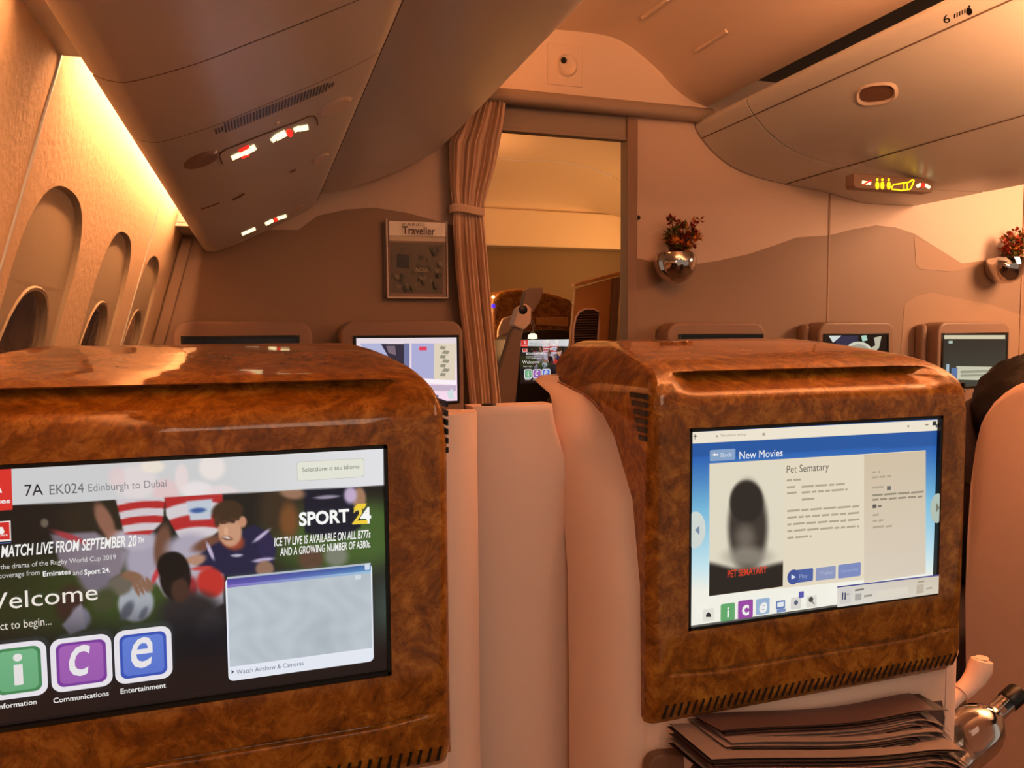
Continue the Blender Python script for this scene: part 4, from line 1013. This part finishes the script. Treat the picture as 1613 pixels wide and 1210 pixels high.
vase(1055, 415, 'round chrome wall vase just right of the doorway', 'small flowers in the vase nearest the doorway', .15, 5)
vase(1571, 420, 'round chrome wall vase above the far right console', 'small flowers in the vase at the right edge', .45, 9)

# ------------------------------------------------------------------ curtain
cl = thing('curtain', 'gathered beige curtain tied back at the left of the doorway', 'curtain', aty(740, 640, B-.05))
Lx = [(160, 737), (180, 727), (200, 720), (225, 708), (260, 708), (300, 709), (327, 713), (338, 714), (360, 713), (420, 716), (480, 722), (560, 732), (640, 740), (760, 748)]
Rx = [(160, 798), (180, 796), (200, 793), (230, 788), (260, 782), (300, 770), (327, 763), (338, 763), (360, 766), (420, 771), (480, 776), (560, 784), (640, 792), (760, 800)]
mb = MB(); P = []
for v in np.concatenate([np.linspace(160, 330, 22), np.linspace(338, 760, 36)]):
    a = np.interp(v, *zip(*Lx)); b = np.interp(v, *zip(*Rx)); row = []
    n = 150
    for k in range(n+1):
        s = k/n; s2 = s+.012*math.sin(s*31); base = aty(a+(b-a)*s2, v, B-.055); amp = .010+.005*math.sin(s*17+v*.004)
        wv = math.sin(s*9.5*2*math.pi+.6*math.sin(v*.01)+1.0*math.sin(s*5)); tie = float(sstep(0, 60, abs(v-333)))*.6+.4
        row.append(base+np.array([0, amp*tie*wv+.012*(s-.5), 0]))
    P.append(row)
mb.grid(P); obj('curtain_cloth', mb, M['curtain'], cl, angle=80)
mb = MB(); a0 = aty(711, 328, B-.08); a1 = aty(765, 328, B-.08); cxx = (a0[0]+a1[0])/2; hw = (a1[0]-a0[0])/2
mb.grid([[(cxx+(hw+e)*math.cos(q), B-.055+(.030+e)*math.sin(q), a0[2]+h+.006*math.sin(q*2)) for q in np.linspace(0, 2*math.pi, 33)] for e, h in ((-.002, -.017), (.003, -.015), (.004, .012), (-.002, .015))]); obj('tie_band', mb, M['curtain'], cl)

# ------------------------------------------------------------------ cabin ahead, seen through the doorway
Y2 = 5.6
YV = 4.85
VA = smooth_prof([(-.2, .95), (.3, 1.10), (.9, 1.18)]+[tuple(aty(a, b, YV)[[0, 2]]) for a, b in ((800, 252), (860, 253), (905, 259), (945, 271), (985, 290))]+[(2.75, .85), (2.95, .80)], 4)
mb = MB(); mb.grid([[(x, y, z) for x, z in VA] for y in (B+.05, YV-.006)])
mb.grid([[(x, y, z+.006) for x, z in VA] for y in (YV-.008, YV+.002)], m=1)
mb.grid([[(x, YV+(Y2-.10-YV)*math.sin(q*math.pi/2), z+(.93-z)*(1-math.cos(q*math.pi/2))) for x, z in VA] for q in np.linspace(0, 1, 9)])
mb.grid([[(2.95, y, .8), (3.3, y, .82), (3.3, y, 1.2)] for y in (B+.05, Y2)])
struct('ceiling.001', mb, [M['ceil'], M['seam']], angle=60)
mb = MB(); mb.box(-.4, 4.0, Y2, Y2+.05, -1.18, 1.25); struct('wall_3', mb, M['front_lam'], smooth=False)
mb = MB(); mb.prism([(.3, .66), (4.0, .66), (4.0, .92), (.3, .945)], Y2-.14, Y2-.001); struct('trim_6', mb, M['ceil'], bevel=.01)
mb = MB(); mb.prism([(-.2, .5), (.82, .5), (.86, .80), (.82, .93), (-.2, .93)], B+.06, Y2-.15); tag(obj('overhead_bin', mb, M['binwhite'], smooth=False), 'window-side bin of the cabin ahead, behind the curtain', 'overhead bin')
# forward seat with the welcome page (same page, same size)
FX = aty(818, 560, 3.85)[0]
fs = thing('airline_seat', 'seat back in the cabin ahead whose lit screen shows the welcome page', 'seat', (FX+.19, 4.0, -1.18))
ys2 = 3.85
mb = MB(); pts = []
cxs = FX+SW; z1 = aty(850, 522, ys2)[2]
for i in range(13):
    a = math.pi-math.pi*i/12; pts.append((cxs+.235*math.cos(a)*(1 if abs(math.cos(a)) < .9 else 1), z1-.05+.06*math.sin(a)))
mb.prism(pts+[(cxs+.235, -1.18), (cxs-.235, -1.18)], ys2, ys2+.3); obj('seat_back', mb, M['black'], fs, bevel=.008)
me = sc1.data; o = bpy.data.objects.new('seat_screen', me); C.objects.link(o); o.parent = fs
# shift: left edge and top of the page to their place on that seat
b1 = np.array(S1['_base']); b2 = np.array(fs['_base']); zt = aty(850, 535, ys2-.01)[2]
tgt = np.array([cxs, ys2-.008, 0]); src = np.array([scx, D+.0062, 0])
o.location = tuple((tgt-src)+np.array([0, 0, zt-SH1])+(b1-b2))
# window-side seat shell of the cabin ahead with glossy top
y4 = 4.25
ws = thing('airline_seat', 'brown seat shell in the cabin ahead behind the tilted arm', 'seat', aty(830, 640, y4)*np.array([1, 1, 0])+np.array([0, 0, -1.18]))
pp = [tuple(aty(a, b, y4)[[0, 2]]) for a, b in ((776, 470), (790, 458), (815, 454), (850, 457), (880, 464), (905, 472))]
mb = MB(); mb.prism(pp+[(pp[-1][0], -1.18), (pp[0][0], -1.18)], y4, y4+.4); obj('seat_back', mb, M['wood'], ws, bevel=.03)
pp = [tuple(aty(a, b, y4-.012)[[0, 2]]) for a, b in ((845, 500), (895, 500), (895, 515), (845, 512))]
mb = MB(); mb.prism(pp, y4-.012, y4-.001); obj('headrest_band', mb, M['amberpanel'], ws, bevel=.003)
pp = [tuple(aty(a, b, y4-.03)[[0, 2]]) for a, b in ((784, 640), (782, 580), (785, 520), (792, 502), (806, 497), (822, 500), (822, 640))]
mb = MB(); mb.prism(pp, y4-.03, y4-.001); obj('side_wing', mb, M['curtain'], ws, bevel=.008)
# tilted arm with round pivot
ya = 3.35; ta = thing('reading_lamp_arm', 'tilted grey arm with dark round pivot seen through the doorway', 'lamp arm', aty(775, 650, ya))
def slab(name, pxs, y0, y1, m, par, bv=.004):
    pts = [tuple(aty(a, b, y0)[[0, 2]]) for a, b in pxs]; mb = MB(); mb.prism(pts, y0, y1); return obj(name, mb, m, par, bevel=bv)
slab('lower_arm', [(769, 640), (806, 522), (815, 510), (826, 516), (822, 530), (812, 640)], ya, ya+.05, M['console'], ta)
slab('lamp_post', [(769, 641), (812, 641), (806, 1085), (776, 1085)], ya, ya+.05, M['console'], ta)
slab('pivot_block', [(808, 512), (816, 486), (829, 478), (838, 486), (837, 508), (826, 520)], ya-.02, ya+.05, M['shell'], ta, .008)
slab('upper_arm', [(822, 484), (828, 458), (834, 454), (857, 453), (852, 472), (840, 492)], ya-.005, ya+.04, M['console'], ta)
p = aty(824, 488, ya-.022); mb = MB(); mb.lathe([(.0001, .004), (.014, .004), (.021, .001), (.021, -.004)], p, (0, -1, 0), 20); obj('pivot_cap', mb, M['black'], ta)
mb = MB(); mb.tube([aty(a, b, ya-.01) for a, b in ((836, 502), (841, 514), (839, 524))], .008, 8); obj('lamp_neck', mb, M['chrome'], ta)
mb = MB(); q = aty(839, 530, ya-.01); mb.lathe([(.010, .014), (.020, .006), (.022, -.010), (.0001, -.012)], q, (0, 0, 1), 18); obj('lamp_head', mb, M['signw'], ta)
# amber suite panel with louvred grille
yp = 3.45; sp = thing('suite_panel', 'amber lit side panel with arched louvre grille right inside the doorway', 'panel', aty(935, 640, yp))
slab('panel_board', [(899, 1080), (897, 560), (907, 455), (974, 436), (972, 470), (966, 560), (964, 1080)], yp, yp+.03, M['amberpanel'], sp)
slab('panel_cap', [(905, 452), (907, 446), (976, 428), (978, 434)], yp-.02, yp+.04, M['amberpanel'], sp)
slab('panel_edge', [(966, 440), (978, 436), (972, 530), (962, 640), (955, 640), (960, 530)], yp-.012, yp-.001, M['console'], sp, .002)
mb = MB(); outl = [(903, 545), (903, 520), (907, 500), (913, 491), (922, 487), (936, 487), (943, 491), (944, 505), (942, 530), (941, 545)]
mb.tube([aty(a, b, yp-.006) for a, b in outl], .005, 8); obj('grille_frame', mb, M['shell'], sp)
mb = MB(); mb.prism([tuple(aty(a, b, yp-.004)[[0, 2]]) for a, b in outl], yp-.004, yp-.001); obj('grille_back', mb, M['dark'], sp, smooth=False)
mb = MB()
for k in range(13):
    v = 492+k*4; a = np.interp(v, [491, 500, 520, 545], [913, 907, 903, 903]); b = np.interp(v, [491, 505, 530, 545], [943, 944, 942, 941])
    mb.tube([aty(a, v, yp-.007), aty(b, v-1, yp-.007)], .0026, 6)
obj('grille_slats', mb, M['latch'], sp)
for (a, b, m, r, lb_) in ((777, 482, 'ledblue', .012, 'tiny blue indicator light glowing beside the curtain'), (777, 468, 'signw', .009, 'tiny white light just above the blue indicator')):
    p = aty(a, b, y4-.01); mb = MB(); mb.lathe([(.0001, .01), (r*.7, .008), (r, 0), (r*.9, -.01), (.0001, -.012)], p, (0, -1, 0), 14); obj('indicator_light', mb, M[m], ws)

# ------------------------------------------------------------------ seat and person across the aisle
t = thing('airline_seat', 'beige seat shell across the aisle at the right edge, a passenger behind it', 'seat', (1.85, 1.5, -1.18))
XS = 1.5; edge = [atx(a, b, XS) for a, b in ((1660, 583), (1640, 586), (1613, 593), (1595, 600), (1578, 611), (1560, 627), (1546, 648), (1538, 680), (1530, 740), (1524, 830))]
mb = MB(); P = []
for e in edge:
    P.append([(XS+.14, e[1]-.01, e[2]-.002), (XS+.05, e[1]-.005, e[2]), (XS+.012, e[1], e[2]-.010), (XS, e[1], e[2]-.03), (XS, min(e[1], 1.5), -.6), (XS+.03, min(e[1], 1.5), -1.18)])
mb.grid(P); obj('side_shell', mb, M['shell'], t, angle=70)
mb = MB(); mb.box(XS+.05, 2.1, 1.18, 1.27, -.8, -.17); obj('back_cushion', mb, M['cloth'], t, bevel=.03)
mb = MB(); mb.box(XS+.05, 2.1, 1.35, 1.85, -.85, -.72); obj('seat_cushion', mb, M['cloth'], t, bevel=.03)
# person: one continuous skinned body
hc = aty(1624, 655, 1.44); r = .132
pt = (hc[0], hc[1]+.01)
def person():
    V = [(hc[0], 1.62, -.62), (hc[0], 1.60, -.45), (hc[0], 1.57, -.30), (hc[0], 1.54, -.20), (hc[0], hc[1], hc[2]-.10), (hc[0], hc[1]+.01, hc[2]+.00), (hc[0], hc[1]+.005, hc[2]+.05),
         (hc[0]-.19, 1.57, -.30), (hc[0]-.24, 1.60, -.52), (hc[0]-.20, 1.80, -.58), (hc[0]+.19, 1.57, -.30), (hc[0]+.24, 1.60, -.52), (hc[0]+.20, 1.80, -.58),
         (hc[0]-.1, 1.66, -.66), (hc[0]-.1, 2.08, -.64), (hc[0]-.1, 2.12, -1.08), (hc[0]+.1, 1.66, -.66), (hc[0]+.1, 2.08, -.64), (hc[0]+.1, 2.12, -1.08)]
    E_ = [(0, 1), (1, 2), (2, 3), (3, 4), (4, 5), (5, 6), (2, 7), (7, 8), (8, 9), (2, 10), (10, 11), (11, 12), (0, 13), (13, 14), (14, 15), (0, 16), (16, 17), (17, 18)]
    Rr = [.15, .14, .15, .055, .055, .082, .07, .06, .045, .035, .06, .045, .035, .085, .06, .045, .085, .06, .045]
    base = (hc[0], 1.62, -1.18)
    t = thing('person', 'black-haired passenger at the far right, only hair above the beige seat shell', 'person', base)
    me = bpy.data.meshes.new('body'); off = np.array(t['_base'])-EYE
    me.from_pydata([tuple(np.array(v)-off) for v in V], E_, []); o = bpy.data.objects.new('body', me); C.objects.link(o); o.parent = t
    sk = o.modifiers.new('skin', 'SKIN'); sv = me.skin_vertices[0].data
    for i, q in enumerate(Rr): sv[i].radius = (q, q*.9)
    sv[0].use_root = True
    s = o.modifiers.new('sub', 'SUBSURF'); s.levels = 2; s.render_levels = 2
    me.materials.append(M['cloth'])
    mb = MB(); rows = []
    rs = random.Random(2)
    for i, th in enumerate(np.linspace(.02, 2.15, 26)):
        rows.append([hc+np.array([0, 0, .01])+np.array([r*math.sin(th)*math.cos(p), (r*1.08)*math.sin(th)*math.sin(p)-.005, r*1.12*math.cos(th)])*(1+rs.uniform(-.02, .03)+.025*math.sin(p*9+i)) for p in np.linspace(0, 2*math.pi, 40, endpoint=False)])
    mb.grid(rows, closed=True); mb.poly(rows[0]); obj('hair', mb, M['hair'], t)
person()
for o in bpy.data.objects:
    if '_base' in o: del o['_base']
